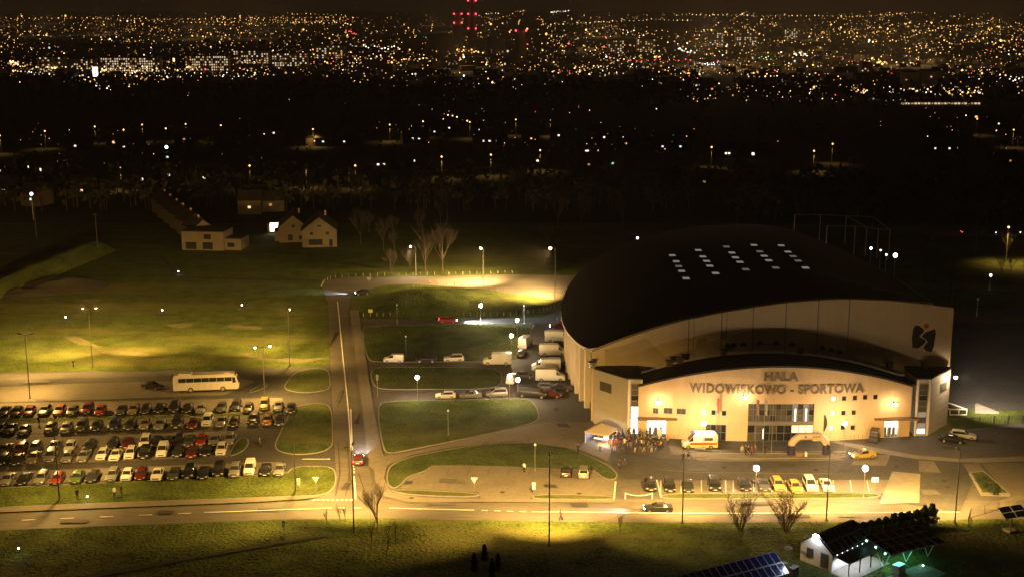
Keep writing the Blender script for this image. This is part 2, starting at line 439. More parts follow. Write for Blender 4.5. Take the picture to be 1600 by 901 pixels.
line(527.5, 472, 536, 560); line(536, 560, 544, 638); line(544, 638, 549, 706)
for k in range(4): line(551.5 + k * 0.5, 722 + k * 5, 551.8 + k * 0.5, 725 + k * 5)
line(553.4, 745, 556, 781)
line(548, 640, 550.6, 704)
line(472, 718, 516, 718, 0.25)
kerb_line(1030, 734, 1080, 739); kerb_line(1080, 739, 1300, 741)
for x in (1032, 1064, 1096, 1134, 1146, 1178, 1206, 1229, 1254, 1279, 1304, 1331, 1358):
    line(x - (x - 1090) * 0.012, 751.5, x, 770, 0.12)
line(1026, 750.4, 1033, 778); line(962, 753, 959, 782)
for x in range(700, 930, 32): fill(stripe(x + 3, 732, x - 3, 744, .08), zline, 'paving_joint', M['asphalt'])
for px, py in ((643, 779), (785, 770), (1131, 731), (1275, 735), (540, 700), (350, 697), (1401, 730), (1480, 762), (905, 772), (1475, 752)):
    c = G(px, py); fill([Vector((c.x + .4 * math.cos(k * .5236), c.y + .4 * math.sin(k * .5236), 0)) for k in range(12)], zline + .004, 'manhole_cover', M['soil'])
# ---- trodden earth on the lawns, repairs and tyre marks on the asphalt
for poly in ([(96, 524), (118, 522), (140, 530), (168, 541), (150, 544), (118, 536)], [(152, 548), (190, 547), (240, 551), (232, 556), (190, 554), (160, 552)], [(120, 468), (150, 464), (168, 470), (140, 474)],
             [(262, 505), (300, 506), (306, 511), (268, 512)], [(384, 551), (420, 559), (470, 561), (512, 560), (512, 562.5), (465, 564), (415, 562), (382, 554)], [(352, 505), (390, 508), (412, 515), (380, 514)]):
    p = [q + Vector((rnd.uniform(-1, 1), rnd.uniform(-1.5, 1.5), 0)) for q in chaikin(pts(poly), 1)]; fill(chaikin(p, 2), .006, 'bare_earth', M['worn'])
for i, (x, y, w_, h_) in enumerate(((120, 815, 46, 3), (260, 801, 30, 4), (420, 797, 40, 3), (690, 788, 44, 3), (905, 790, 30, 4), (1180, 788, 50, 3), (1330, 806, 36, 3), (1250, 807, 22, 4), (541, 760, 9, 8), (533, 620, 5, 18), (560, 655, 6, 14), (523, 530, 4, 20), (700, 752, 26, 5), (860, 760, 18, 4), (640, 755, 14, 4), (1090, 734, 30, 4), (1320, 737, 18, 4), (1230, 727, 26, 3), (1450, 770, 22, 7), (1480, 700, 20, 4), (880, 665, 16, 5), (760, 694, 12, 4), (868, 640, 12, 5), (120, 677, 40, 4), (300, 668, 40, 3), (200, 730, 50, 3), (410, 690, 14, 6), (60, 597, 40, 3), (1120, 698, 20, 4), (1540, 690, 28, 5))):
    a = G(x - w_ / 2, y); c = G(x + w_ / 2, y - h_ / 2); yy = abs(c.y - a.y) * 2 + .3; j = lambda k: rnd.uniform(-k, k)
    fill([Vector((a.x + j(.4), a.y - yy / 2 + j(.2), 0)), Vector((c.x + j(.4), a.y - yy / 2 + j(.2), 0)), Vector((c.x + j(.4), a.y + yy / 2 + j(.2), 0)), Vector((a.x + j(.4), a.y + yy / 2 + j(.2), 0))], zline - .007, 'asphalt_patch', M['patch'] if i % 3 else M['asphalt_light'])
for path in ([(1000, 742), (1100, 745), (1290, 746)], [(540, 776), (546, 740), (542, 690)], [(590, 790), (570, 770), (560, 740)]):
    for off in (0, 1.5):
        q = pts(path)
        for a, c in zip(q, q[1:]):
            d = (c - a).normalized(); n = Vector((-d.y, d.x, 0)); a2, c2 = a + n * off, c + n * off
            fill([a2 - n * .06, c2 - n * .06, c2 + n * .06, a2 + n * .06], zline - .003, 'tyre_mark', M['patch'])
# ---- far service road, dark ditch, earth bank
sheet('far_road', M['asphalt_road'], [(1460, 371), (1900, 366), (1900, 358), (1460, 362)])
sheet('far_road', M['asphalt_road'], [(645, 268), (760, 261), (790, 257), (790, 260), (760, 264), (650, 272)])
sheet('far_lane', M['asphalt_light'], [(1480, 487), (1560, 487), (1580, 496), (1640, 500), (1640, 507), (1540, 506), (1480, 504)])
sheet('drainage_ditch', M['soil'], [(110, 903), (135, 899), (300, 870), (420, 850), (505, 836), (520, 837), (420, 854), (300, 875), (160, 901), (130, 907)])  # flat strip: the shade in the ditch is put into its dark colour
sheet('drainage_ditch', M['soil'], [(250, 402), (256, 402), (282, 432), (400, 436), (500, 438), (500, 440), (400, 438.5), (276, 435)])
bank = MB()
a0, a1 = G(-60, 474), G(150, 390)
d = (a1 - a0).normalized(); nrm = Vector((-d.y, d.x, 0)); n = 26
for i in range(n + 1):
    p = a0.lerp(a1, i / n)
    for off, z in ((-7, -0.1), (-3.5, 1.5), (-1.2, 2.5), (1.2, 2.6), (7, -0.1)):
        j = noise.noise((p.x * 0.2, p.y * 0.2, off)) * 0.5
        q = p + nrm * (off + j); bank.v.append((q.x, q.y, z + (j if z > 0 else 0)))
bank.grid_faces(0, n + 1, 5, False)
bank.build('earth_bank', M['grass'], smooth=50, kind='structure')
# spoil heaps and the grassy mound inside the loop road
def mound(cpx, cpy, rx, ry, h, name, m, seed=0, n=26):
    c = G(cpx, cpy); b = MB()
    for i in range(n + 1):
        for j in range(n + 1):
            u, v = i / n * 2 - 1, j / n * 2 - 1
            r = min(1, math.hypot(u, v)); k = (1 - r * r) ** 1.4 if r < 1 else 0
            z = h * k * (1 + 0.55 * noise.noise((u * 2.2 + seed, v * 2.2, 1))) + 0.25 * h * k * noise.noise((u * 6, v * 6 + seed, 4))
            b.v.append((c.x + u * rx, c.y + v * ry, z - 0.03 if k > 0 else -0.05))
    b.grid_faces(0, n + 1, n + 1, False)
    return b.build(name, M[m], smooth=60, kind='structure')
mound(672, 474, 17, 19, 2.3, 'grassy_mound', 'lawn', 2)
mound(770, 477, 14, 12, 1.4, 'grassy_mound', 'lawn', 8)
mound(95, 446, 13, 9, 1.8, 'spoil_heap', 'soil', 5); mound(40, 458, 9, 6, 1.2, 'spoil_heap', 'soil', 12)
# ================================================================== SPORTS HALL
HX = 45.3
hall = thing('sports_hall', (HX, G(1210, 689).y, 0), 'large sports hall with a dark domed roof and a lit ochre front bearing metal lettering', 'sports hall')
HINV = Matrix.Translation(hall.location).inverted()
def part(mb, name, m, parent=hall, smooth=None):
    """geometry is given in world metres; the part hangs under its thing"""
    o = mb.build(name, m, parent, smooth)
    if parent is hall: o.matrix_parent_inverse = HINV
    return o
def sub(o, f): o.parent = f; o.matrix_parent_inverse = Matrix.Identity(4)
FX0, FX1 = 21.4, 67.7
FYC, FYE = G(1210, 689).y, G(1000, 681).y
def fy(x):
    t = (x - FX0) / (FX1 - FX0) * 2 - 1
    return FYE + (FYC - FYE) * (1 - t * t)
def fz(x):
    t = (x - FX0) / (FX1 - FX0) * 2 - 1
    return 8.8 + 4.15 * (1 - t * t)
def fx(px): return (px - 800) * (FYC / 205.6) * 0.1083
def at_front(px, py, off=0.0):
    """front wall point seen at this place of the facade"""
    x = fx(px)
    for _ in range(6):
        y = fy(x) - off; d = ray(px, py); t = y / d.y; x = d.x * t
    return Vector((d.x * t, y, CAMH + d.z * t))
def rect(px0, py0, px1, py1):
    a, b = at_front(px0, py0), at_front(px1, py1)
    return [a.x, max(0.0, a.z), b.x, b.z]
OPEN = {}
r = rect(1167, 690, 1273, 630); OPEN['glazing'] = [[r[0], 0.0, r[2], r[3]]]
r = rect(1010, 683, 1042, 655); OPEN['entrance'] = [[r[0], 0.0, r[2], r[3]]]
r = rect(1380, 684, 1405, 656); OPEN['entrance'].append([r[0], 0.0, r[2], r[3]])
r = rect(1102, 690, 1135, 663); OPEN['door'] = [[r[0], 0.0, r[2], r[3]]]
OPEN['wide'] = [rect(*q) for q in ((1020, 645.5, 1029, 637), (1037, 645.5, 1051, 637), (1057, 646.5, 1072, 638))]
lit = [(1100, 644), (1302.6, 623), (1301, 645), (1299, 668)]
dark = [(1115, 644), (1131.5, 645), (1319, 622), (1336, 621), (1352, 620), (1368, 619.5), (1318, 644.6), (1334, 644), (1317, 667.4), (1332.5, 667.5)]
OPEN['lit'] = [rect(x - 3.8, y + 3.9, x + 3.8, y - 3.9) for x, y in lit]
OPEN['dark'] = [rect(x - 3.8, y + 3.9, x + 3.8, y - 3.9) for x, y in dark]
allr = [q for v in OPEN.values() for q in v]
xs = sorted(set([round(q, 3) for r in allr for q in (r[0], r[2])] + [FX0 + (FX1 - FX0) * i / 36 for i in range(37)]))
zs = sorted(set([0.0] + [round(q, 3) for r in allr for q in (r[1], r[3])] + [8.0]))
w = MB()
for i in range(len(xs) - 1):
    x0, x1 = xs[i], xs[i + 1]; xm = (x0 + x1) / 2
    for j in range(len(zs)):
        z0 = zs[j]; last = j == len(zs) - 1
        if not last:
            z1 = zs[j + 1]; zm = (z0 + z1) / 2
            if any(q[0] < xm < q[2] and q[1] < zm < q[3] for q in allr): continue
            za, zb = z1, z1
        else: za, zb = fz(x0), fz(x1)
        w.face([(x0, fy(x0), z0), (x1, fy(x1), z0), (x1, fy(x1), zb), (x0, fy(x0), za)])
o = part(w, 'front_wall', M['wall_front'])
bm = bmesh.new(); bm.from_mesh(o.data); bmesh.ops.remove_doubles(bm, verts=bm.verts, dist=0.002); bm.to_mesh(o.data); bm.free()
sd = o.modifiers.new('thickness', 'SOLIDIFY'); sd.thickness = 0.4; sd.offset = -1
# floor slab and room behind the glazing
def infill(r, m, back=0.22, name='pane', parent=hall):
    b = MB(); x0, z0, x1, z1 = r
    b.face([(x0, fy(x0) + back, z0), (x1, fy(x1) + back, z0), (x1, fy(x1) + back, z1), (x0, fy(x0) + back, z1)])
    return part(b, name, m, parent)
def bars(r, nx, nz, m, back=0.14, t=0.07, name='window_frame'):
    b = MB(); x0, z0, x1, z1 = r
    for k in range(nx + 1):
        x = x0 + (x1 - x0) * k / nx; x = min(max(x, x0 + t / 2), x1 - t / 2)
        b.box((x, fy(x) + back, (z0 + z1) / 2), (t, 0.12, z1 - z0))
    for k in range(nz + 1):
        z = z0 + (z1 - z0) * k / nz; z = min(max(z, z0 + t / 2), z1 - t / 2)
        for s in range(nx):
            xa, xb = x0 + (x1 - x0) * s / nx + t / 2 + .01, x0 + (x1 - x0) * (s + 1) / nx - t / 2 - .01
            b.box(((xa + xb) / 2, fy((xa + xb) / 2) + back, z), (xb - xa, 0.1, t))
    return part(b, name, m)
winroot = []
for key, m, nx in (('lit', M['e_white'], 1), ('dark', M['glass'], 1), ('wide', M['glass_dim'], 2)):
    for r in OPEN[key]:
        f = bars(r, nx, 1, M['frame'], name='window_frame')
        p = infill(r, m, name='pane'); sub(p, f)
r = OPEN['glazing'][0]
zmid0, zmid1 = 2.85, 3.45
top, low = [r[0], zmid1, r[2], r[3]], [r[0], 0.02, r[2], zmid0]
bars(top, 12, 3, M['frame'], name='glazing_frame'); bars(low, 9, 2, M['frame'], name='glazing_frame')
b = MB(); b.box(((r[0] + r[2]) / 2, fy(HX - 1) + 0.2, (zmid0 + zmid1) / 2), (r[2] - r[0] - 0.05, 0.2, zmid1 - zmid0 - .02)); part(b, 'spandrel', M['frame'])
W = r[2] - r[0]
gd = random.Random(3)
for k in range(12):                                            # panes of the curtain wall; some show lit stair lights
    xa, xb = r[0] + W * k / 12 + .04, r[0] + W * (k + 1) / 12 - .04
    for zi in range(3):
        z0 = zmid1 + (r[3] - zmid1) * zi / 3 + .04; z1 = zmid1 + (r[3] - zmid1) * (zi + 1) / 3 - .04
        m = M['e_dim'] if (k == 8) else (M['glass_dim'] if gd.random() < .75 else M['glass'])
        if k == 10: m = M['e_dim']
        infill([xa, z0, xb, z1], m, 0.2, 'pane')
for k in range(9):
    xa, xb = r[0] + W * k / 9 + .04, r[0] + W * (k + 1) / 9 - .04
    for z0, z1 in ((.06, 1.4), (1.48, 2.8)):
        m = M['e_warm'] if (k in (6, 7, 8) and z0 > 1) else (M['glass'] if gd.random() < .8 else M['glass_dim'])
        infill([xa, z0, xb, z1], m, 0.2, 'pane')
for x in (r[0] + W * .715, r[0] + W * .88):                    # lit stair lights behind the glass
    b = MB(); b.box((x, fy(x) + .16, 4.6), (.22, .04, 2.2)); part(b, 'stair_light', M['e_white'])
b = MB(); b.box((r[0] + W * .24, fy(HX) + .16, 1.3), (.12, .04, 1.8)); part(b, 'stair_light', M['e_white'])
for r in OPEN['entrance']:                                     # brightly lit entrance lobbies with frames
    x0, z0, x1, z1 = r; y = fy((x0 + x1) / 2)
    b = MB(); b.box(((x0 + x1) / 2, y + 2.2, z1 / 2), (x1 - x0 + .4, .1, z1)); part(b, 'lobby_wall', emit('lobby light', (1, .9, .74), 4.5))
    b = MB()
    b.box((x0 - .15, y + 1.25, z1 / 2), (.1, 1.6, z1)); b.box((x1 + .15, y + 1.25, z1 / 2), (.1, 1.6, z1)); b.box(((x0 + x1) / 2, y + 1.25, z1 + .1), (x1 - x0 + .4, 1.6, .1))
    part(b, 'lobby', M['white'])
    bars(r, 4, 1, M['white'], .12, .09, 'entrance_frame')
    b = MB()
    for k in range(3): b.box((x0 + (x1 - x0) * (.2 + .28 * k), y + .9, .95), (.5, .3, 1.3), .2 * k)
    part(b, 'turnstile', M['frame'])
r = OPEN['door'][0]
bars(r, 4, 2, M['frame'], name='door_frame')
for k in range(4):
    for zz in ((.05, .48), (.52, .95)):
        infill([r[0] + (r[2] - r[0]) * k / 4 + .05, r[3] * zz[0], r[0] + (r[2] - r[0]) * (k + 1) / 4 - .05, r[3] * zz[1]], M['glass'] if k % 2 else M['glass_dim'], .2, 'pane')
# canopies over the entrances, roof edge trim, drainpipe
for a, b_ in (((995, 650), (1058, 657)), ((1367, 658), (1432, 652))):
    p0, p1 = at_front(*a, .5), at_front(*b_, .5); mb = MB(); c = (p0 + p1) / 2
    mb.box((c.x, c.y - .25, 3.55), (p1.x - p0.x, 1.3, .22)); part(mb, 'canopy', M['brown'])
tr = MB()
for i in range(36):
    xa, xb = FX0 + (FX1 - FX0) * i / 36, FX0 + (FX1 - FX0) * (i + 1) / 36
    a, b_ = (xa, fy(xa), fz(xa)), (xb, fy(xb), fz(xb))
    tr.face([(a[0], a[1] - .35, a[2] + .02), (b_[0], b_[1] - .35, b_[2] + .02), (b_[0], b_[1] - .35, b_[2] + .34), (a[0], a[1] - .35, a[2] + .34)])
    tr.face([(a[0], a[1] - .35, a[2] + .34), (b_[0], b_[1] - .35, b_[2] + .34), (b_[0], b_[1] + .5, b_[2] + .34), (a[0], a[1] + .5, a[2] + .34)])
    tr.face([(b_[0], b_[1] - .35, b_[2] + .02), (a[0], a[1] - .35, a[2] + .02), (a[0], a[1] + .41, a[2] + .02), (b_[0], b_[1] + .41, b_[2] + .02)])
part(tr, 'roof_edge', M['roof'])

# ---- the name on the front: every letter a solid piece of metal
def letters(text, px0, px1, pyb, pyt, name='letter'):
    cd = bpy.data.curves.new('lettering', 'FONT'); cd.body = text; cd.extrude = 0.08; cd.offset = 0.036; cd.space_character = 1.12
    tmp = bpy.data.objects.new('lettering', cd); C.objects.link(tmp)
    bpy.context.view_layer.update()
    wid = tmp.dimensions.x; bpy.data.objects.remove(tmp)
    a, b_ = at_front(px0, pyb, .12), at_front(px1, pyt, .12)
    W, H = b_.x - a.x, b_.z - a.z
    x, pen = a.x, 0.0
    sx = W / wid
    for i, ch in enumerate(text):
        def width(t):
            c2 = bpy.data.curves.new('lettering', 'FONT'); c2.body = t; c2.offset = 0.036; c2.space_character = 1.12
            o2 = bpy.data.objects.new('lettering', c2); C.objects.link(o2); bpy.context.view_layer.update()
            v = o2.dimensions.x; bpy.data.objects.remove(o2); bpy.data.curves.remove(c2); return v
        if ch == ' ': continue
        right = width(text[:i + 1]); c1 = bpy.data.curves.new('lettering', 'FONT')
        c1.body = ch; c1.extrude = 0.08; c1.offset = 0.036
        o1 = bpy.data.objects.new('lettering', c1); C.objects.link(o1); bpy.context.view_layer.update()
        me = bpy.data.meshes.new_from_object(o1.evaluated_get(bpy.context.evaluated_depsgraph_get()))
        bpy.data.objects.remove(o1)
        cw = max(v.co.x for v in me.vertices)
        me.materials.clear(); me.materials.append(M['letter'])
        X = a.x + (right - cw) * sx
        o = link(name, me, hall); o.matrix_parent_inverse = HINV
        o.location = (X, fy(X + cw * sx / 2) - .1, a.z); o.rotation_euler = (R(90), 0, 0); o.scale = (sx, H / .70, 1.0)
letters('HALA', 1194.5, 1248, 594, 581)
letters('WIDOWISKOWO - SPORTOWA', 1077, 1350, 611.5, 598.5)

# ---- corner towers with cladding panels and a tall window strip
def tower(sign, lit_lo):
    S = lambda x: HX + sign * x
    yA, yB, yC = G(929, 640).y, 0, FYE
    A = Vector((S(31.0), P(928.7, 576, 222.6).y, 0)); B = Vector((S(25.7), P(982, 590, 216.4).y, 0)); Cc = Vector((S(23.3), FYE + .25, 0))
    D1 = Vector((S(23.3), FYE + 7.4, 0)); D2 = Vector((S(31.0), FYE + 7.4, 0))
    Hh = 10.0
    poly = [tuple(p[:2]) for p in (A, B, Cc, D1, D2)]
    t = MB(); t.prism(ccw([Vector((*q, 0)) for q in poly]), 0, Hh)
    core = part(t, 'corner_tower', M['clad'])
    t = MB(); inn = ccw([Vector((*q, 0)) for q in poly]); t.prism(inset(inn, -.12), Hh + .003, Hh + .22)
    part(t, 'tower_roof', M['roof'])
    def face_panels(p, q, rows, x0=0.0, x1=1.0):
        d = q - p; L = d.length; d.normalize(); n = Vector((d.y, -d.x, 0))
        if n.y > 0: n = -n
        if n.x * sign < 0 and abs(n.x) > .6: n = -n
        ang = math.atan2(d.y, d.x)
        for k in range(rows):
            z0, z1 = Hh * k / rows + .02, Hh * (k + 1) / rows - .02
            c = p + d * (L * (x0 + x1) / 2) + n * .02
            m = MB(); m.box((c.x, c.y, (z0 + z1) / 2), (L * (x1 - x0) - .05, .06, z1 - z0), ang)
            part(m, 'cladding_panel', M['clad'])
        return n, ang
    n, ang = face_panels(A, B, 9)
    c = A.lerp(B, .36 if sign < 0 else .36) + n * .06; m = MB(); m.box((c.x, c.y, 7.4), (2.9, .06, 1.7), ang); f = part(m, 'louvre_window', M['frame'])
    for k in range(6):
        m = MB(); q = c + n * .05; m.box((q.x, q.y, 6.75 + k * .26), (2.7, .05, .16), ang); o = part(m, 'slat', M['glass_dim']); sub(o, f)
    d = (Cc - B); L = d.length; d.normalize(); ang = math.atan2(d.y, d.x); nn = Vector((d.y, -d.x, 0)); nn = nn if nn.y < 0 else -nn
    c = B.lerp(Cc, .55) + nn * .06
    m = MB(); m.box((c.x, c.y, 4.8), (L * .62, .08, 9.0), ang); strip = part(m, 'stair_window', M['frame'])
    for k in range(9):
        lit = (k < 5) if lit_lo else (k < 1)
        mm = M['e_white'] if lit else (M['glass_dim'] if k % 3 else M['glass'])
        if not lit_lo and 1 <= k <= 4: mm = M['e_dim'] if k % 2 else M['glass_dim']
        m = MB(); q = c + nn * .05; m.box((q.x, q.y, .85 + k * .98), (L * .56, .06, .84), ang); o = part(m, 'pane', mm); sub(o, strip)
    for s in (.1, .97):
        c2 = B.lerp(Cc, s) + nn * .08; m = MB(); m.box((c2.x, c2.y, 5.0), (.32, .14, 9.9), ang); part(m, 'corner_trim', M['white'])
    return A, B, Cc, D1, D2
TL = tower(-1, True); TR = tower(1, False)

# ---- low roof between the front and the tall wall
DW = 223.5
Yw = P(1200, 545, DW).y
lr = MB(); n = 40
for i in range(n + 1):
    x = FX0 - 1.9 + (FX1 - FX0 + 3.8) * i / n; xx = min(max(x, FX0), FX1)
    z = fz(xx) + .28
    for k, yy in enumerate((fy(xx) + .42, Yw - .3)): lr.v.append((x, yy if x == xx or k else yy + .0, z - .75 * k))
lr.grid_faces(0, n + 1, 2, False)
for i in range(n): lr.f.append((2 * i, 2 * i + 2, 2 * i + 3, 2 * i + 1)[::-1]); lr.m.append(0)
part(lr, 'low_roof', M['roof'])
for px, py in ((1046, 582), (1062, 577), (1250, 561), (1130, 560), (1390, 566), (1445, 566), (925, 560)):   # vents on the low roof
    q = P(px, py, 221.5); m = MB(); m.box((q.x, q.y, 10.9 if abs(q.x - HX) > 20 else fz(q.x) + .7), (.9, .9, .9), .3); m.box((q.x, q.y, (10.9 if abs(q.x - HX) > 20 else fz(q.x) + .7) + .53), (1.2, 1.2, .14), .3)
    part(m, 'roof_vent', M['frame'])

# ---- tall front wall: sheet cladding panels between seams, its painted hills and emblem
top = [(925, 549), (960, 534.5), (1000, 520.5), (1035, 509), (1076, 498), (1126, 488), (1176, 479.5), (1227, 472.5), (1277, 468.5), (1325, 467.2), (1385, 469.5), (1440, 475), (1486, 481)]
wallw = MB(); TW = [P(x, y, DW) for x, y in top]
TW = [Vector((p.x, Yw, p.z + (p.y - Yw) * .22)) for p in TW]
for p, q in zip(TW, TW[1:]):
    wallw.v += []
    a, b_ = p, q
    for pts4 in ([(a.x, Yw, 0), (b_.x, Yw, 0), (b_.x, Yw, b_.z), (a.x, Yw, a.z)],
                 [(b_.x, Yw + .5, 0), (a.x, Yw + .5, 0), (a.x, Yw + .5, a.z), (b_.x, Yw + .5, b_.z)],
                 [(a.x, Yw, a.z), (b_.x, Yw, b_.z), (b_.x, Yw + .5, b_.z), (a.x, Yw + .5, a.z)]): wallw.face(pts4)
for p in (TW[0], TW[-1]): wallw.face([(p.x, Yw, 0), (p.x, Yw + .5, 0), (p.x, Yw + .5, p.z), (p.x, Yw, p.z)])
part(wallw, 'tall_wall', M['wall_upper'])
def on_wall(px, py):
    d = ray(px, py); t = Yw / d.y; return Vector((d.x * t, Yw, CAMH + d.z * t))
for px in (1076, 1084, 1127, 1135, 1176, 1227, 1277, 1325):
    x = on_wall(px, 520).x; zt = None
    for p, q in zip(TW, TW[1:]):
        if p.x <= x <= q.x: zt = p.z + (q.z - p.z) * (x - p.x) / (q.x - p.x)
    m = MB(); m.box((x, Yw - .03, (8 + zt) / 2), (.16 if px not in (1084, 1135) else .08, .12, zt - 8)); part(m, 'panel_joint', M['frame'])
def decal(poly, off, name, m):
    b = MB(); p = [on_wall(*q) for q in poly]; n = len(p)
    bm = bmesh.new(); vs = [bm.verts.new((q.x, Yw - off, q.z)) for q in p]; f = bm.faces.new(vs); f.normal_update()
    if f.normal.y > 0: f.normal_flip()
    bmesh.ops.triangulate(bm, faces=[f]); me = bpy.data.meshes.new(name); bm.to_mesh(me); bm.free(); me.materials.append(m)
    o = link(name, me, hall); o.matrix_parent_inverse = HINV; return o
decal([(945, 555), (945, 545), (966, 541), (1009, 527), (1040, 557), (1090, 541), (1130, 526), (1180, 514), (1227, 511), (1290, 516), (1340, 527), (1410, 552), (1440, 575), (1440, 590), (945, 590)], .012, 'painted_hills', M['mural_mid'])
decal([(1009, 590), (1040, 557.5), (1060, 551), (1110, 540), (1170, 533), (1240, 537), (1300, 546), (1360, 560), (1400, 590)], .02, 'painted_hills', M['mural_dark'])
for cx, cy in ((1138, 539), (1147, 538), (1162, 537), (1188, 535), (1213, 535), (1238, 537), (1286, 543), (1299, 546), (1312, 549)):
    decal([(cx - 6, cy + 3.5), (cx - 3, cy - 3.5), (cx + 2, cy - 3), (cx + 6, cy + 3)], .03, 'painted_bush', M['black'])
for blob in ([(1087, 540), (1090, 530), (1099, 526), (1105, 530), (1104, 543), (1092, 548)], [(1125, 524), (1128, 518), (1136, 517), (1138, 525), (1131, 530)]):
    decal(blob, .026, 'painted_bush', M['mural_dark'])
zl = lambda x, y: (1400 + x * .2663, 440 + y * .2663)          # emblem
decal([zl(*q) for q in ((112, 254), (135, 256), (160, 275), (165, 290), (135, 318), (178, 345), (160, 368), (130, 388), (96, 386), (93, 330), (100, 275))], .03, 'emblem', M['black'])
decal([zl(*q) for q in ((230, 276), (212, 280), (172, 296), (150, 318), (187, 348), (160, 382), (172, 400), (205, 413), (222, 380), (234, 300))], .03, 'emblem', M['black'])
decal([zl(178 + 15 * math.cos(a * .5236), 258 + 14 * math.sin(a * .5236)) for a in range(12)], .03, 'emblem_dot', mat('orange paint', (.4, .14, .03)))

# ---- domed roof: a shallow tilted shell over an oval plan
loop = [Vector((p.x, p.y + .55, p.z + .12)) for p in TW[:12]]
loop[-1] = Vector((P(1457, 474, DW).x, Yw + .55, loop[-1].z))
for px, py, D in ((1453, 471, 231), (1435, 458, 242), (1400, 435, 262), (1350, 408, 281), (1300, 383.5, 299), (1250, 363, 315), (1215, 354, 324), (1175, 350.5, 330), (1130, 351, 332), (1080, 355, 331), (1035, 363, 327), (990, 375.5, 319), (950, 392, 311), (920, 411, 303), (900, 429, 295), (886, 449, 285), (878, 470, 273), (876, 490, 261), (880, 508, 252), (890, 524, 242), (905, 538, 232)):
    p = P(px, py, D); loop.append(p)
loop = chaikin(loop, 1)
cen = Vector((46.0, P(1130, 415, 262).y, 22.0))
rf = MB(); NR = 14; NL = len(loop)
for i in range(NR + 1):
    s = 1 - i / NR * .97
    for p in loop:
        q = cen.lerp(p, s); rf.v.append((q.x, q.y, cen.z + (p.z - cen.z) * s ** 1.85))
rf.grid_faces(0, NR + 1, NL, True); rf.f.append(tuple(range(NR * NL, NR * NL + NL))); rf.m.append(0)
ro = part(rf, 'domed_roof', M['roof'], smooth=50)
fas = MB()
for p in loop: fas.v.append((p.x, p.y, p.z + .06)); 
for p in loop: fas.v.append((p.x, p.y, p.z - .45))
c2 = Vector((cen.x, cen.y, 0))
for p in loop:
    q = Vector((p.x, p.y, 0)).lerp(c2, .05); fas.v.append((q.x, q.y, p.z - .45))
fas.grid_faces(0, 3, NL, True)
part(fas, 'fascia', M['wall_side'])
body = MB(); inr = []
for p in loop:
    q = Vector((p.x, p.y, 0)).lerp(c2, .045); inr.append((q.x, max(q.y, Yw + .6), p.z - .43))
for q in inr: body.v.append((q[0], q[1], 0))
for q in inr: body.v.append(q)
body.grid_faces(0, 2, NL, True)
part(body, 'side_wall', M['wall_side'])
# columns and windows of the side wall that faces the yard
ytop = lambda q: q[2]
idx = [i for i, p in enumerate(loop) if p.x < 30 and p.y > Yw + 1]
ring = [Vector(inr[i]) for i in idx]
for k in range(0, len(ring) - 1, 1):
    p, q = ring[k], ring[k + 1]; d = (q - p); d.z = 0
    if d.length < .5: continue
    nrm = Vector((-d.y, d.x, 0)).normalized(); 
    if nrm.x > 0 and p.y < cen.y + 20: nrm = -nrm
    ang = math.atan2(d.y, d.x)
    c = p + nrm * .45
    m = MB(); m.box((c.x, c.y, (p.z - .1) / 2), (.75, .95, p.z - .1), ang); part(m, 'buttress', M['wall_side'])
    if d.length > 2.6:
        c = p.lerp(q, .55) + nrm * .05; zt = c.z
        m = MB(); m.box((c.x, c.y, zt - 2.2), (d.length * .5, .12, 2.2), ang); f = part(m, 'side_window', M['frame'])
        m = MB(); m.box((c.x + nrm.x * .05, c.y + nrm.y * .05, zt - 2.2), (d.length * .44, .1, 2.0), ang); o = part(m, 'pane', M['glass']); sub(o, f)
        m = MB(); m.box((c.x, c.y, .6), (d.length * .8, .16, 1.2), ang); part(m, 'plinth', M['frame'])
# skylights, let into the shell where the roof meets each sight line
bvh = BVHTree.FromPolygons([Vector(v) for v in rf.v], [tuple(f) for f in rf.f])
cols = [[(1050.5, 401.5), (1056.5, 411), (1060.5, 418.5), (1065, 426), (1072, 437.5)], [(1091, 393.5), (1098, 403.5), (1104, 410.5), (1109, 418), (1118, 429.5)],
        [(1135, 388), (1143.5, 397.5), (1149, 405), (1156, 412), (1165, 423.5)], [(1178, 385.5), (1187, 395.5), (1194, 402.5), (1201, 409.5), (1212, 421)], [(1220.5, 386), (1231, 396), (1239, 403), (1247, 410), (1258.5, 421)]]
for c in cols:
    for px, py in c:
        hit, nrm, _, _ = bvh.ray_cast(Vector((0, 0, CAMH)), ray(px, py).normalized())
        if hit is None: continue
        m = MB(); m.box((hit.x, hit.y, hit.z + .12), (1.5, 1.9, .4)); f = part(m, 'skylight_curb', M['roof'])
        m = MB(); m.box((hit.x, hit.y, hit.z + .35), (1.25, 1.65, .1)); o = part(m, 'skylight', M['e_sky'] if rnd.random() < .65 else M['e_sky2']); sub(o, f)
# flood lamps on the walls
for px, py, pw, tx in ((1029, 627, 5200, 0), (1164, 619, 6500, 0), (1399, 630, 4200, 0)):
    q = at_front(px, py, 1.7); m = MB(); m.box((q.x, q.y + .85, q.z + .1), (.08, 1.7, .08)); br = part(m, 'lamp_bracket', M['darksteel'])
    m = MB(); m.box((q.x, q.y, q.z + .14), (.7, .4, .2)); part(m, 'flood_lamp', M['darksteel'])
    m = MB(); m.ball((q.x, q.y, q.z - .1), .34, 8, 6); o = part(m, 'lamp_lens', emit('flood lamp bulb', (1, .68, .37), 170.0))
q = P(1490, 588, 220.6); m = MB(); m.box((q.x + .3, q.y, q.z + .15), (.9, .5, .2)); part(m, 'flood_lamp', M['darksteel'])
m = MB(); m.ball((q.x + .35, q.y - .1, q.z - .08), .27, 8, 6); part(m, 'lamp_lens', M['e_globe'])
spot((q.x + 1.0, q.y, q.z - .2), (q.x + 30, q.y + 22, 0), 90000, (1, .74, .5), 88, .9, .2, hall)
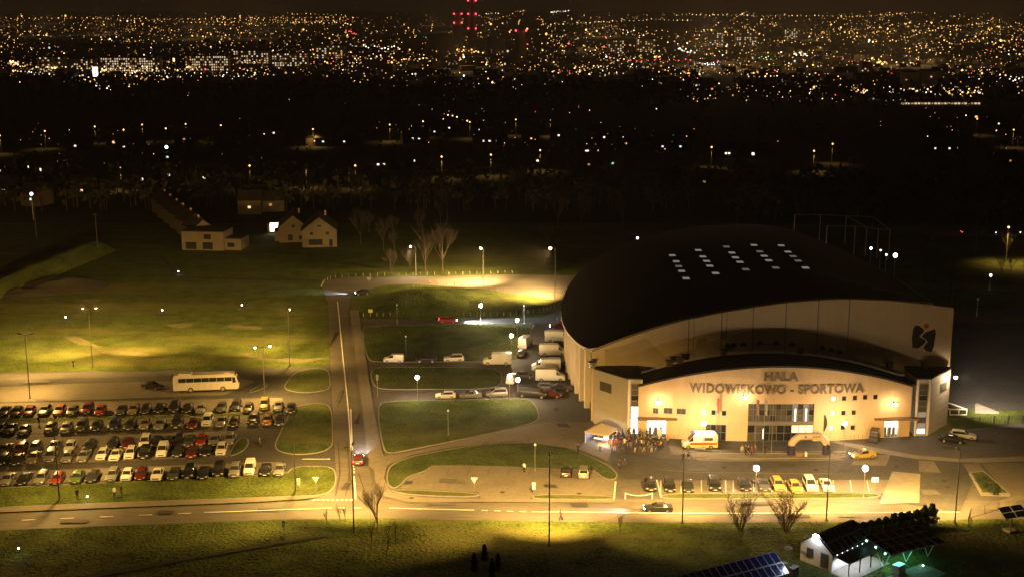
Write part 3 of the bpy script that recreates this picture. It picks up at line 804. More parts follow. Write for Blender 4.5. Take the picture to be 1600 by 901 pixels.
# ================================================================== VEHICLES
def ring_mesh(st):
    """stations (y, z_bottom, w_low, z_belt, w_belt, z_top, w_top) lofted into a closed shell"""
    v, f = [], []
    for (y, zb, wl_, zt, wb, zr, wr) in st:
        zs = zb + (zt - zb) * .35
        half = [(wl_ * .88, zb), (wl_, zs), (wb, zt), (wr, zr - .03), (wr * .8, zr)]
        for x, z in half: v.append((-x, y, z))
        for x, z in reversed(half): v.append((x, y, z))
    n = 10
    for i in range(len(st) - 1):
        for k in range(n):
            a, b = i * n + k, i * n + (k + 1) % n
            f.append((a, b, b + n, a + n))
    f.append(tuple(range(n))[::-1]); f.append(tuple(range((len(st) - 1) * n, len(st) * n)))
    return v, f
SHAPES = {
 'hatchback': dict(L=4.05, W=1.74, st=[(-2.02, .34, .58, .55, .60, .66, .52), (-1.9, .2, .80, .62, .80, .76, .66), (-1.55, .2, .86, .72, .84, .86, .70), (-.95, .2, .87, .88, .85, .96, .71), (-.25, .2, .87, .93, .85, 1.43, .58), (.85, .2, .87, .95, .85, 1.47, .58), (1.5, .2, .87, .97, .84, 1.41, .56), (1.93, .24, .84, .95, .80, 1.0, .70), (2.03, .34, .74, .7, .74, .8, .62)], win=3, roof=(4, 6), wheels=(-1.25, 1.25)),
 'saloon': dict(L=4.5, W=1.78, st=[(-2.25, .34, .58, .55, .62, .66, .54), (-2.1, .2, .82, .64, .82, .76, .68), (-1.7, .2, .88, .72, .86, .86, .72), (-.95, .2, .89, .88, .87, .95, .73), (-.15, .2, .89, .92, .87, 1.40, .58), (.75, .2, .89, .94, .87, 1.43, .58), (1.45, .2, .89, .96, .86, 1.03, .68), (2.1, .22, .86, .92, .84, .99, .70), (2.25, .34, .74, .7, .76, .84, .64)], win=3, roof=(4, 5), wheels=(-1.38, 1.36)),
 'estate car': dict(L=4.6, W=1.79, st=[(-2.3, .34, .58, .55, .62, .66, .54), (-2.15, .2, .82, .64, .82, .76, .68), (-1.75, .2, .89, .72, .87, .86, .72), (-.98, .2, .89, .88, .87, .96, .73), (-.2, .2, .89, .93, .87, 1.43, .6), (.9, .2, .89, .95, .87, 1.48, .6), (1.9, .2, .89, .98, .86, 1.44, .57), (2.2, .24, .86, .98, .82, 1.02, .72), (2.3, .34, .76, .7, .76, .82, .64)], win=3, roof=(4, 6), wheels=(-1.42, 1.36)),
 'off-roader': dict(L=4.5, W=1.86, st=[(-2.22, .42, .64, .62, .68, .8, .6), (-2.1, .28, .86, .72, .86, .92, .74), (-1.6, .28, .92, .84, .9, 1.03, .78), (-.95, .28, .93, 1.0, .91, 1.1, .78), (-.35, .28, .93, 1.05, .91, 1.64, .64), (.9, .28, .93, 1.07, .91, 1.7, .64), (1.85, .28, .93, 1.08, .9, 1.64, .62), (2.15, .3, .9, 1.06, .87, 1.1, .78), (2.25, .42, .8, .8, .8, .92, .7)], win=3, roof=(4, 6), wheels=(-1.38, 1.34)),
 'people carrier': dict(L=4.4, W=1.8, st=[(-2.18, .34, .6, .6, .64, .72, .56), (-2.05, .22, .84, .68, .84, .84, .7), (-1.6, .22, .9, .84, .88, 1.0, .74), (-1.2, .22, .9, .98, .88, 1.08, .75), (-.35, .22, .9, 1.02, .88, 1.66, .64), (.9, .22, .9, 1.04, .88, 1.74, .66), (1.9, .22, .9, 1.06, .88, 1.7, .66), (2.12, .24, .87, 1.04, .85, 1.1, .76), (2.2, .34, .78, .75, .78, .88, .68)], win=3, roof=(4, 6), wheels=(-1.36, 1.36)),
 'panel van': dict(L=5.9, W=2.0, st=[(-2.92, .4, .7, .7, .74, .95, .64), (-2.78, .25, .94, .85, .94, 1.12, .8), (-2.3, .25, 1.0, 1.05, .98, 1.3, .84), (-1.95, .25, 1.0, 1.25, .98, 1.42, .85), (-1.1, .25, 1.0, 1.35, .98, 2.35, .78), (-.95, .25, 1.0, 1.35, .98, 2.46, .8), (1.5, .25, 1.0, 1.35, .98, 2.5, .82), (2.86, .25, 1.0, 1.35, .98, 2.46, .82), (2.92, .36, .94, 1.3, .94, 2.36, .8)], win=3, roof=(4, 4), wheels=(-1.95, 1.75), cargo=True),
 'small van': dict(L=4.5, W=1.82, st=[(-2.22, .36, .62, .62, .66, .76, .58), (-2.08, .24, .86, .72, .86, .9, .72), (-1.6, .24, .91, .9, .89, 1.08, .76), (-1.15, .24, .91, 1.02, .89, 1.15, .77), (-.4, .24, .91, 1.06, .89, 1.78, .68), (.0, .24, .91, 1.06, .89, 1.82, .7), (1.2, .24, .91, 1.08, .89, 1.85, .7), (2.18, .24, .91, 1.08, .89, 1.8, .7), (2.24, .34, .86, 1.0, .86, 1.72, .68)], win=3, roof=(4, 5), wheels=(-1.4, 1.36), cargo=True),
 'minibus': dict(L=5.9, W=2.0, st=[(-2.92, .4, .7, .7, .74, .95, .64), (-2.78, .25, .94, .85, .94, 1.12, .8), (-2.3, .25, 1.0, 1.05, .98, 1.3, .84), (-1.95, .25, 1.0, 1.25, .98, 1.42, .85), (-1.1, .25, 1.0, 1.3, .98, 2.05, .78), (.5, .25, 1.0, 1.3, .98, 2.12, .8), (2.7, .25, 1.0, 1.3, .98, 2.1, .8), (2.88, .25, .98, 1.2, .96, 1.3, .86), (2.94, .36, .9, 1.0, .9, 1.1, .76)], win=3, roof=(4, 6), wheels=(-1.95, 1.75)),
}
PAINT = {k: mat(k.replace('_', ' ') + ' car paint', c, .4, var=.04, scale=.7, coat=.4, metal=mt) for k, c, mt in (
    ('black', (.011, .011, .013), 0), ('dark', (.035, .035, .038), .3), ('grey', (.085, .085, .085), .4), ('silver', (.27, .27, .27), .45), ('white', (.62, .62, .59), 0),
    ('red', (.24, .018, .015), 0), ('maroon', (.12, .01, .012), .2), ('blue', (.016, .026, .12), .2), ('green', (.07, .13, .035), .1), ('yellow', (.36, .26, .06), 0), ('orange', (.32, .11, .035), .1), ('beige', (.27, .23, .15), .3))}
def wheel_mesh(r=.31, w=.2):
    b = MB(); n = 14
    prof = [(r * .66, -w / 2), (r * .95, -w / 2), (r, -w * .3), (r, w * .3), (r * .95, w / 2), (r * .66, w / 2)]
    base = 0
    for rr, y in prof:
        for k in range(n):
            t = 2 * math.pi * k / n; b.v.append((y, rr * math.cos(t), rr * math.sin(t)))
    b.grid_faces(0, len(prof), n, True, 0)
    for s, i in ((-1, 0), (1, 5)):
        c = len(b.v); b.v.append((s * w * .32, 0, 0))
        for k in range(n):
            q = (k + 1) % n; b.f.append((i * n + k, i * n + q, c)); b.m.append(1)
    me = b.mesh('wheel', [M['tyre'], M['rim']]); smooth_mesh(me, 35); return me
WHEEL = wheel_mesh(); WHEEL_BIG = wheel_mesh(.36, .22)
def split_glass(kind):
    S = SHAPES[kind]; v, f = ring_mesh(S['st'])
    bm = bmesh.new(); vs = [bm.verts.new(p) for p in v]; bm.faces.ensure_lookup_table()
    fs = [bm.faces.new([vs[i] for i in q]) for q in f]; bm.normal_update()
    w = S['win']; r0, r1 = S['roof']; F_ = lambda i, k: fs[i * 10 + k]
    grp = {'windscreen': [F_(w, 3), F_(w, 4), F_(w, 5)]}
    side = [(F_(i, 2), F_(i, 6)) for i in range(w, r1)]
    if S.get('cargo'): side = side[:2] if kind == 'panel van' else side[:2]
    grp['side_window'] = [a for a, b in side]; grp['side_window '] = [b for a, b in side]
    if not S.get('cargo'): grp['rear_window'] = [F_(r1, 3), F_(r1, 4), F_(r1, 5)]
    out = {}
    allg = set()
    for name, faces in grp.items():
        res = bmesh.ops.inset_region(bm, faces=faces, thickness=.05, depth=-.012, use_even_offset=True, use_boundary=True)
        out[name] = faces; allg |= set(faces)
    meshes = {}
    for name, faces in out.items():
        vi, vv, ff = {}, [], []
        for q in faces:
            idx = []
            for p in q.verts:
                if p not in vi: vi[p] = len(vv); vv.append(tuple(p.co))
                idx.append(vi[p])
            ff.append(idx)
        me = bpy.data.meshes.new(name.strip()); me.from_pydata(vv, [], ff); me.materials.append(M['glass']); me.update(); meshes[name] = me
    bmesh.ops.delete(bm, geom=list(allg), context='FACES')
    me = bpy.data.meshes.new('body'); bm.to_mesh(me); bm.free(); me.materials.append(PAINT['black']); smooth_mesh(me, 34)
    meshes['body'] = me
    return meshes
PROTO = {}
def proto(kind):
    if kind in PROTO: return PROTO[kind]
    S = SHAPES[kind]; ms = split_glass(kind); parts = []
    for k in ('body', 'windscreen', 'side_window', 'side_window ', 'rear_window'):
        if k in ms: parts.append((k.strip(), ms[k], (0, 0, 0), 0))
    big = kind in ('panel van', 'off-roader', 'minibus'); wm, wr = (WHEEL_BIG, .36) if big else (WHEEL, .31)
    for y in S['wheels']:
        for s in (-1, 1): parts.append(('wheel', wm, (s * (S['W'] / 2 - .075), y, wr), 0))
    st = S['st']; y0 = st[1][0]; zt = st[1][5] - .12; wt = st[1][4]
    b = MB(); b.box((0, 0, 0), (.36, .1, .15)); hl = b.mesh('headlight', M['lens'])
    for s in (-1, 1): parts.append(('headlight', hl, (s * (wt - .19), y0 - .03, zt), s * R(14)))
    yb = st[-2][0]; wb = st[-2][4]; zb = st[-2][3] - .1
    b = MB(); b.box((0, 0, 0), (.2, .07, .26)); tl = b.mesh('tail_light', M['taillens'])
    for s in (-1, 1): parts.append(('tail_light', tl, (s * (wb - .1), yb + .05, zb), 0))
    b = MB(); b.box((0, 0, 0), (.52, .03, .12)); pl = b.mesh('number_plate', M['plate'])
    parts.append(('number_plate', pl, (0, st[0][0] - .02, .46), 0)); parts.append(('number_plate', pl, (0, st[-1][0] + .02, .62), 0))
    b = MB(); b.box((0, 0, 0), (1.0, .06, .16)); parts.append(('grille', b.mesh('grille', M['plastic']), (0, st[0][0] + .0, .6 if not big else .75), 0))
    b = MB(); b.box((0, 0, 0), (.2, .1, .14), taper=.8); mi = b.mesh('mirror', M['plastic'])
    for s in (-1, 1): parts.append(('mirror', mi, (s * (S['W'] / 2 + .06), st[3][0] + .22, st[3][3] + .12), 0))
    PROTO[kind] = parts
    return parts
ARTICLE = lambda s: s
CARS = []
def car(kind, col, loc, rz, label, group=None, cat='car', name=None, lights=None):
    t = thing(name or kind.replace(' ', '_').replace('-', '_'), loc, label, cat, group, rz)
    for nm, me, off, r in proto(kind):
        if nm == 'rear_window' and False: continue
        o = link(nm, me, t); o.location = off
        if r: o.rotation_euler = (0, 0, r)
        if nm == 'body': paint(o, PAINT[col])
        if lights and nm == 'headlight' and 'h' in lights: paint(o, M['e_head'])
        if lights and nm == 'tail_light' and 't' in lights: paint(o, M['e_tail'])
    t.scale = (.94, .94, .94) if kind not in ('panel van', 'minibus') else (1, 1, 1)
    CARS.append(t)
    return t
CNAME = {'dark': 'dark grey', 'grey': 'mid grey'}
ORD = 'first second third fourth fifth sixth seventh eighth ninth tenth eleventh twelfth thirteenth fourteenth fifteenth sixteenth seventeenth eighteenth nineteenth twentieth'.split()
ORD += ['twenty-' + o for o in ORD[:9]]
ORD += ['thirtieth', 'thirty-first', 'thirty-second', 'thirty-third']
def heading(a, b):
    p, q = G(*a), G(*b); d = q - p; return math.atan2(d.y, d.x)
K = dict(h='hatchback', s='saloon', e='estate car', o='off-roader', p='people carrier', v='panel van', m='small van')
rowdef = [
 ('in the row beside the coach bay', 'row nearest the coach', (7, 641), (433, 633), [
  (7.5, 641, 'black', 's'), (26, 642, 'black', 'h'), (46, 641, 'red', 'h'), (70, 640, 'grey', 'e'), (93, 640, 'orange', 'e'), (113, 641, 'grey', 'h'), (137, 638, 'maroon', 'p'), (157, 640, 'red', 'h'), (190, 639, 'grey', 's'), (209, 638, 'beige', 'e'), (228, 638, 'dark', 'h'), (250, 636, 'black', 's'), (273, 635, 'black', 'o'), (293, 636, 'black', 's'), (314, 637, 'silver', 'h'), (346, 635, 'grey', 'h'), (369, 633, 'dark', 'p'), (388, 636, 'grey', 'h'), (413, 631, 'yellow', 'p'), (435, 633, 'silver', 's'), (455, 637, 'dark', 'h')]),
 ('in the row below the grass strip', '', (2, 668), (438, 656), [
  (1, 668, 'black', 'h'), (17, 668, 'black', 's'), (38, 670, 'black', 's'), (79, 667, 'black', 'h'), (104, 667, 'silver', 'h'), (128, 664, 'grey', 'p'), (151, 664, 'black', 'h'), (179, 661, 'blue', 'e'), (204, 662, 'dark', 's'), (227, 661, 'beige', 'h'), (250, 661, 'silver', 's'), (277, 659, 'dark', 'o'), (302, 660, 'maroon', 's'), (324, 656, 'white', 'p'), (346, 657, 'silver', 's'), (366, 658, 'black', 'h'), (396, 654, 'black', 'o'), (418, 655, 'orange', 'h'), (437, 656, 'dark', 'h')]),
 ('in the double row (coach side)', '', (7, 700), (359, 684), [
  (7, 700, 'grey', 's'), (32, 699, 'maroon', 'e'), (55, 697, 'silver', 'h'), (86, 695, 'silver', 's'), (110, 696, 'white', 'h'), (140, 695, 'dark', 'e'), (176, 692, 'dark', 'e'), (199, 690, 'maroon', 's'), (227, 689, 'white', 'p'), (246, 688, 'black', 's'), (264, 688, 'dark', 's'), (280, 687, 'black', 'e'), (297, 688, 'grey', 'h'), (315, 686, 'red', 'h'), (335, 686, 'silver', 's'), (359, 684, 'silver', 'e')]),
 ('in the double row (road side)', '', (7, 715), (346, 700), [
  (5, 716, 'black', 'h'), (27, 716, 'dark', 's'), (53, 713, 'beige', 's'), (80, 711, 'silver', 'p'), (106, 712, 'silver', 'h'), (131, 711, 'silver', 's'), (160, 708, 'white', 'h'), (181, 709, 'white', 's'), (204, 706, 'white', 'e'), (226, 706, 'black', 'o'), (254, 703, 'white', 'm'), (279, 704, 'dark', 'h'), (300, 705, 'maroon', 'h'), (322, 702, 'black', 's'), (346, 700, 'white', 'e')]),
 ('in the row facing the front lawn', '', (12, 746), (437, 732), [
  (12, 747, 'silver', 's'), (38, 746, 'black', 's'), (65, 745, 'silver', 'e'), (90, 746, 'red', 'h'), (121, 744, 'green', 'h'), (145, 742, 'dark', 's'), (176, 740, 'silver', 'e'), (199, 740, 'white', 'h'), (221, 739, 'maroon', 'h'), (246, 739, 'white', 's'), (272, 738, 'grey', 's'), (296, 736, 'black', 'o'), (318, 737, 'black', 's'), (342, 733, 'black', 'p'), (367, 734, 'silver', 'o'), (390, 731, 'white', 'm'), (415, 732, 'black', 's'), (437, 732, 'silver', 's')]),
]
for where, _, a, b, cars in rowdef:
    rz = heading(a, b); n = len(cars)
    for i, (px, py, col, k) in enumerate(cars):
        p = G(px, py, .7)
        kind = K[k]
        car(kind, col, (p.x, p.y, .045), R(5.5) + rnd.uniform(-.03, .03), f"{CNAME.get(col, col)} {kind} {where}, {ORD[n - 1 - i]} from grass end", 'cars parked in the big car park')
row = [(1016, 755.5, 'black', 'h'), (1046, 756, 'black', 'e'), (1074, 757, 'dark', 's'), (1115.5, 755, 'black', 'o'), (1163, 755, 'black', 's'), (1193, 755, 'grey', 's'), (1215.5, 755, 'yellow', 'e'), (1242, 759, 'yellow', 'h'), (1265.5, 755.5, 'white', 'p'), (1291, 756, 'white', 's')]
for i, (px, py, col, k) in enumerate(row):
    p = G(px, py, .7); kind = K[k]
    car(kind, col, (p.x, p.y, .045), R(-1.5) + rnd.uniform(-.03, .03), f"{CNAME.get(col, col)} {kind} in the row by the main road, {ORD[i]} from the chain barrier", 'cars parked in front of the hall')
def one(kind, col, px, py, deg, label, z=.7, **kw):
    p = G(px, py, z); return car(kind, col, (p.x, p.y, .05), R(deg), label, **kw)
LEFT, RIGHT = -90, 90                                  # which way the nose points as seen from the drone
one('hatchback', 'dark', 884, 735, 178, 'dark hatchback parked nose-in on the paved bay beside a silver people carrier', group='cars on the paved bay')
one('people carrier', 'silver', 912, 736, 176, 'silver people carrier parked nose-in on the paved bay beside a dark hatchback', group='cars on the paved bay')
one('small van', 'white', 615, 560, LEFT, 'white small van at the road end of the upper parking lane', group='vehicles along the grass lanes', cat='van')
one('estate car', 'black', 666, 560, LEFT, 'black estate car between a white van and a white off-roader on the upper lane', group='vehicles along the grass lanes')
one('off-roader', 'white', 709, 559, LEFT + 4, 'white off-roader on the upper lane between a black car and a big white van', group='vehicles along the grass lanes')
one('panel van', 'white', 777, 560, LEFT, 'big white panel van ending the upper lane near the globe lamp', z=1.2, group='vehicles along the grass lanes', cat='van')
one('hatchback', 'white', 696, 616, LEFT + 3, 'white hatchback first in the lower lane beneath the globe lamp', group='vehicles along the grass lanes')
one('saloon', 'silver', 735, 615, LEFT + 4, 'silver saloon between a white hatchback and a silver people carrier in the lower lane', group='vehicles along the grass lanes')
one('people carrier', 'silver', 776, 613, LEFT + 6, 'silver people carrier in the lower lane nearest the black minibus', group='vehicles along the grass lanes')
Y = 'vans and cars unloading beside the hall'
one('panel van', 'white', 821, 533, 165, 'white panel van with its nose away on the far side of the yard', z=1.2, group=Y, cat='van')
one('hatchback', 'black', 815, 551, 170, 'black hatchback tucked in behind the van at the grass edge', group=Y)
one('saloon', 'maroon', 873, 508, LEFT, 'dark red saloon with lit lamps at the far end of the yard', group=Y, lights='h')
one('saloon', 'dark', 884, 496, LEFT, 'dark saloon at the far end of the yard under the roof edge', group=Y)
one('panel van', 'white', 872, 525, RIGHT, 'white panel van nose to the hall wall, farthest in the line of four', z=1.2, group=Y, cat='van')
one('hatchback', 'black', 876, 537, RIGHT, 'black hatchback squeezed between two white vans at the hall wall', group=Y)
one('panel van', 'white', 864, 546, RIGHT, 'white panel van nose to the hall wall, second in the line of four', z=1.2, group=Y, cat='van')
one('panel van', 'white', 853, 569, LEFT + 2, 'white panel van with its nose turned away from the hall', z=1.2, group=Y, cat='van')
one('saloon', 'black', 881, 568, RIGHT, 'black saloon behind the van turned away from the hall', group=Y)
one('panel van', 'white', 860, 585, RIGHT - 2, 'white panel van nose to the hall wall, nearest of the line of four', z=1.2, group=Y, cat='van')
one('estate car', 'silver', 857, 603, RIGHT - 2, 'silver estate car between the nearest white van and the black minibus', group=Y)
one('saloon', 'dark', 877, 604, RIGHT - 10, 'dark saloon parked against the hall buttress beside a silver estate', group=Y)
one('hatchback', 'maroon', 862, 614, RIGHT - 12, 'dark maroon hatchback half hidden by the black minibus', group=Y)
mb_ = one('minibus', 'black', 832, 612, RIGHT - 14, 'black minibus with a pale stripe along its side, beside the lower lane', z=1.0, group=Y, cat='minibus')
b = MB(); b.box((1.01, .35, .95), (.02, 2.6, .16)); b.box((1.01, .6, .62), (.02, 1.9, .1)); b.build('side_stripe', M['white'], mb_)
one('small van', 'white', 799, 590, 172, 'white small van seen end-on between two globe lamps', z=.9, group=Y, cat='van')
one('saloon', 'grey', 817, 585, RIGHT, 'grey saloon behind the two globe lamps', group=Y)
one('saloon', 'black', 1488, 684, 70, 'black saloon beside the hall corner tower, in front of a pale car', group='cars beside the corner tower')
one('estate car', 'white', 1505, 678, 72, 'pale estate car beside the corner tower, behind a black saloon', group='cars beside the corner tower')
one('saloon', 'dark', 238, 601, 70, 'dark saloon driving behind the parked coach')
# moving traffic
t = one('hatchback', 'maroon', 560, 716, 183, 'dark red hatchback with glowing brake lights driving up the side road', lights='ht')
p = t.location
for s in (-.55, .55):
    spot((p.x + s, p.y + 2.5, .75), (p.x + s * 1.6, p.y + 22, 0), 9000, (.9, .92, 1), 42, .9, .08, t)
t = one('saloon', 'dark', 1028, 791, LEFT, 'dark saloon with bright headlights driving along the main road', lights='h')
p = t.location
for s in (-.55, .55): spot((p.x - 2.6, p.y + s, .75), (p.x - 24, p.y + s * 1.6, 0), 9000, (.9, .92, 1), 42, .9, .08, t)
t = one('estate car', 'red', 700, 499, RIGHT, 'red estate car with headlights on along the bollard lane', lights='ht')
p = t.location
for s in (-.55, .55): spot((p.x + 2.6, p.y + s, .75), (p.x + 24, p.y + s * 2.2, 0), 60000, (.82, .93, 1), 50, .8, .08, t)
t = one('hatchback', 'dark', 566, 456, RIGHT + 195, 'dark hatchback with headlights on turning out of the loop road', lights='h')
p = t.location
spot((p.x - 2.4, p.y + .3, .75), (p.x - 26, p.y + 6, 0), 16000, (.82, .93, 1), 50, .8, .08, t)
tx = one('saloon', 'yellow', 1348, 708, LEFT + 12, 'yellow taxi saloon with lit lamps turning across the forecourt', lights='h', cat='taxi')
b = MB(); b.box((0, .3, 1.52), (.5, .2, .16)); b.build('roof_sign', M['e_warm'], tx)
# utility vehicle by the entrance
uv = thing('utility_cart', G(1366, 689, 0), 'small dark green utility cart with a pale windscreen by the lit side entrance', 'utility cart', None, R(-25))
b = MB(); b.box((0, 0, .75), (1.5, 2.7, .8), taper=.95); b.build('body', PAINT['dark'], uv)
b = MB()
for x in (-.66, .66):
    for y in (-1.1, 1.1): b.tube((x, y, 1.15), (x * .92, y * .8, 2.1), .05)
b.build('roof_frame', M['plastic'], uv)
b = MB(); b.box((0, 0, 2.15), (1.45, 2.1, .1), taper=.9); b.build('roof', PAINT['black'], uv)
b = MB(); b.box((0, -1.08, 1.6), (1.25, .04, .75)); b.build('windscreen', M['glass_dim'], uv)
for x in (-.62, .62):
    for y in (-.95, .95): link('wheel', WHEEL, uv, (x, y, .31))

# ---- ambulance
am = one('panel van', 'white', 1093, 688, LEFT, 'white ambulance with an orange red band parked outside the hall front', z=1.2, cat='ambulance', name='ambulance')
RED = mat('ambulance red', (.62, .07, .02), .5); YEL = mat('reflective yellow', (.62, .6, .08), .5)
for s in (-1, 1):
    b = MB(); b.box((s * 1.012, .55, .98), (.03, 4.5, .34)); b.build('red_band', RED, am)
    b = MB(); b.box((s * 1.008, .55, .72), (.03, 4.5, .16)); b.build('yellow_band', YEL, am)
    b = MB(); b.box((s * .965, 1.35, 1.75), (.03, 1.4, .5)); b.build('rear_side_window', M['glass_dim'], am)
b = MB(); b.box((0, -1.15, 2.5), (1.5, .45, .18)); b.box((0, -.9, 2.62), (1.3, .5, .12)); b.build('light_bar', mat('blue beacon', (.05, .1, .5), .2), am)
b = MB(); b.box((0, .9, 2.6), (1.55, 3.6, .2), taper=.92); b.build('raised_roof', M['white'], am)

# ---- coach
cp = G(321, 612.5); cz = heading((270, 616), (371, 612)) + R(0)
co = thing('coach', (cp.x, cp.y + 1.25, .05), 'cream white touring coach parked broadside above the rows of cars', 'coach', None, cz - R(90) + R(180))
CL, CW, CH = 12.2, 2.5, 3.45
b = MB(); prof = [(-6.1, .9), (-6.08, 1.5), (-5.75, 2.6), (-5.35, 3.28), (-4.9, 3.4), (5.6, 3.4), (6.0, 3.25), (6.1, 2.6), (6.1, .5), (-5.9, .42)]
n = len(prof)
for s in (-1, 1):
    for y, z in prof: b.v.append((s * (1.25 if z < 2.9 else 1.12), y, z))
for k in range(n):
    q = (k + 1) % n; b.f.append((k, q, q + n, k + n)); b.m.append(0)
b.f.append(tuple(range(n))[::-1]); b.m.append(0); b.f.append(tuple(range(n, 2 * n))); b.m.append(0)
CREAM = mat('coach paint', (.66, .62, .52), .4, var=.04, scale=.5, coat=.5)
b.build('body', CREAM, co, smooth=30)
b = MB(); b.face([(-1.1, -5.83, 2.42), (1.1, -5.83, 2.42), (1.05, -5.38, 3.25), (-1.05, -5.38, 3.25)]); b.face([(-1.15, -6.12, 1.45), (1.15, -6.12, 1.45), (1.1, -5.84, 2.42), (-1.1, -5.84, 2.42)]); b.build('windscreen', M['glass'], co)
for s in (-1, 1):
    for k in range(7):
        y = -4.15 + k * 1.42
        b = MB(); b.box((s * 1.255, y, 2.42), (.03, 1.34, .78)); b.build('side_window', M['glass'], co)
    b = MB(); b.face([(s * 1.262, -5.62, 1.75), (s * 1.262, -4.95, 1.65), (s * 1.262, -4.9, 2.8), (s * 1.262, -5.45, 2.75)]); b.build('cab_window', M['glass'], co)
    for y in (-3.1, 2.9):
        link('wheel', wheel_mesh(.52, .3) if 'CWH' not in globals() else CWH, co, (s * 1.13, y, .52))
    for k in range(4):
        b = MB(); b.box((s * 1.257, -2.05 + k * 1.15, 1.15), (.02, .03, 1.1)); b.build('hatch_joint', M['frame'], co)
b = MB(); b.box((0, 3.9, 3.52), (1.9, 2.6, .26), taper=.9); b.box((0, -3.9, 3.47), (1.4, 1.0, .16), taper=.9); b.build('roof_unit', CREAM, co)
for s in (-1, 1):
    b = MB(); b.box((s * .95, -6.1, .85), (.5, .08, .28)); b.build('headlight', M['lens'], co)
    b = MB(); b.tube((s * 1.1, -5.75, 2.95), (s * 1.4, -6.15, 2.85), .04); b.box((s * 1.42, -6.18, 2.55), (.12, .12, .6)); b.build('mirror', M['plastic'], co)
    b = MB(); b.box((s * .95, 6.11, 1.2), (.3, .05, .5)); b.build('tail_light', M['taillens'], co)
for k in range(9):                                   # unreadable lettering strokes on the flank
    if k == 4: continue
    b = MB(); b.box((1.262, -.75 - k * .27, 1.78), (.02, .2, .2)); b.box((1.262, -.75 - k * .27 + .05, 1.9), (.02, .08, .06)); b.build('lettering', M['frame'], co)
# ================================================================== LAMPS, POSTS, SIGNS, TENT, ARCH, PEOPLE
ECOL = {'sodium': M['e_sodium'], 'cold': M['e_cold'], 'warm': M['e_flood']}
def street_lamp(px, py, h, heads, label, group='street lamps', bowl=None, mats=None):
    """heads: (dx, dy, watts, reach) - arm direction on the ground, light power, how far out it aims"""
    base = G(px, py); t = thing('street_lamp', base, label, 'street lamp', group)
    m = mats or M['steel']
    b = MB(); b.tube((0, 0, .05), (0, 0, h), .11, .06, 8); b.build('pole', m, t, smooth=40)
    b = MB(); b.box((0, 0, .06), (.45, .45, .12)); b.build('base_plate', m, t)
    for hd in heads:
        dx, dy, pw, reach = hd[:4]
        col = hd[4] if len(hd) > 4 else SODIUM
        ang = hd[5] if len(hd) > 5 else 138
        L = 1.5; a = math.atan2(dy, dx); ex, ey = math.cos(a), math.sin(a)
        b = MB(); b.tube((0, 0, h - .05), (ex * L * .6, ey * L * .6, h + .16), .05, .045, 6); b.build('arm', m, t)
        b = MB(); b.box((0, 0, 0), (.85, .34, .16), taper=.7); hdo = b.build('lamp_head', M['darksteel'], t); hdo.location = (ex * (L * .6 + .4), ey * (L * .6 + .4), h + .2); hdo.rotation_euler = (0, R(-5), a)
        b = MB()
        if bowl: b.ball((.05, 0, -.12 - bowl[1] * .5), bowl[1], 10, 6)
        else: b.box((.05, 0, -.1), (.55, .26, .04))
        b.build('lens', ECOL[bowl[0]] if bowl else M['e_dim'], hdo)
        if pw:
            lz = h + .2 - (.2 + (bowl[1] * 1.6 if bowl else .05))
            w = (base.x + ex * (L * .6 + .42), base.y + ey * (L * .6 + .42), lz)
            spot(w, (w[0] + ex * reach, w[1] + ey * reach, 0), pw, col, ang, .9, .2, t)
    return t
def flood(t, h, dx, dy, reach, pw, ang=75, col=SODIUM):
    """an added wide-throw beam at this lamp: the beam leaves it nearly level"""
    p = t.location; a = math.atan2(dy, dx); w = (p.x + math.cos(a) * 1.2, p.y + math.sin(a) * 1.2, h + .1)
    spot(w, (p.x + math.cos(a) * reach, p.y + math.sin(a) * reach, 0), pw, col, ang, 1.0, .2, t)  # extra spot without a head of its own, brightens the ground farther off
G1 = 'street lamps along the main road'
dk = M['darksteel']
for i, (px, py, h, pw, lab) in enumerate([
    (93, 781, 12.3, 19000, 'tall dark street lamp on the front lawn below the rows of parked cars'),
    (462, 766, 12.3, 38000, 'tall dark street lamp on the grass corner beside the road junction'),
    (553, 830, 12.3, 42000, 'tall dark street lamp on the verge opposite the side road'),
    (858, 852, 12.4, 54000, 'tall dark street lamp on the verge opposite the paved bay'),
    (1066, 816, 10.5, 30000, 'dark street lamp at the road edge opposite the chain barrier'),
    (1291, 812, 10.5, 36000, 'dark street lamp at the road edge between two leafless bushes and the hedge'),
    (1492, 816, 10.5, 34000, 'dark street lamp at the road end beside the solar plot fence')]):
    if py < 790: L_ = street_lamp(px, py, h, [(.02, 1, pw, 1, SODIUM, 158)], lab, G1, mats=dk); flood(L_, h, 0, -1, 26, 9000, 90); flood(L_, h, .3, 1, 30, 34000, 90)
    else:
        L_ = street_lamp(px, py, h, [(.02, 1, pw * (2.3 if px < 1000 else 1.9), 14.5 if py > 820 else 8, SODIUM, 106 if py > 820 else 112)], lab, G1, mats=dk)
        flood(L_, h, 1, .3, 24, 30000, 76); flood(L_, h, -1, .3, 24, 38000, 76)
G2 = 'lamps round the lawn and car park'
LA = street_lamp(145, 576, 12.4, [(-.9, .3, 24000, 5), (.9, .4, 16000, 6)], 'double headed lamp post at the lawn edge behind the bus lane', G2, ('warm', .09))
LB = street_lamp(47, 622, 12.2, [(-.8, .3, 28000, 6), (.8, .2, 16000, 6)], 'double headed lamp post between the coach bay and first car row', G2, mats=dk)
street_lamp(414, 628, 10.6, [(-.9, -.3, 16000, 5), (.9, .5, 30000, 9, SODIUM, 120)], 'double headed lamp post with one bright head at the end of the coach bay', G2, ('sodium', .22))
LC_ = street_lamp(453, 571, 11.5, [(.1, 1, 36000, 4, SODIUM, 125)], 'single headed lamp post at the lawn corner beside the side road', G2, ('warm', .12))
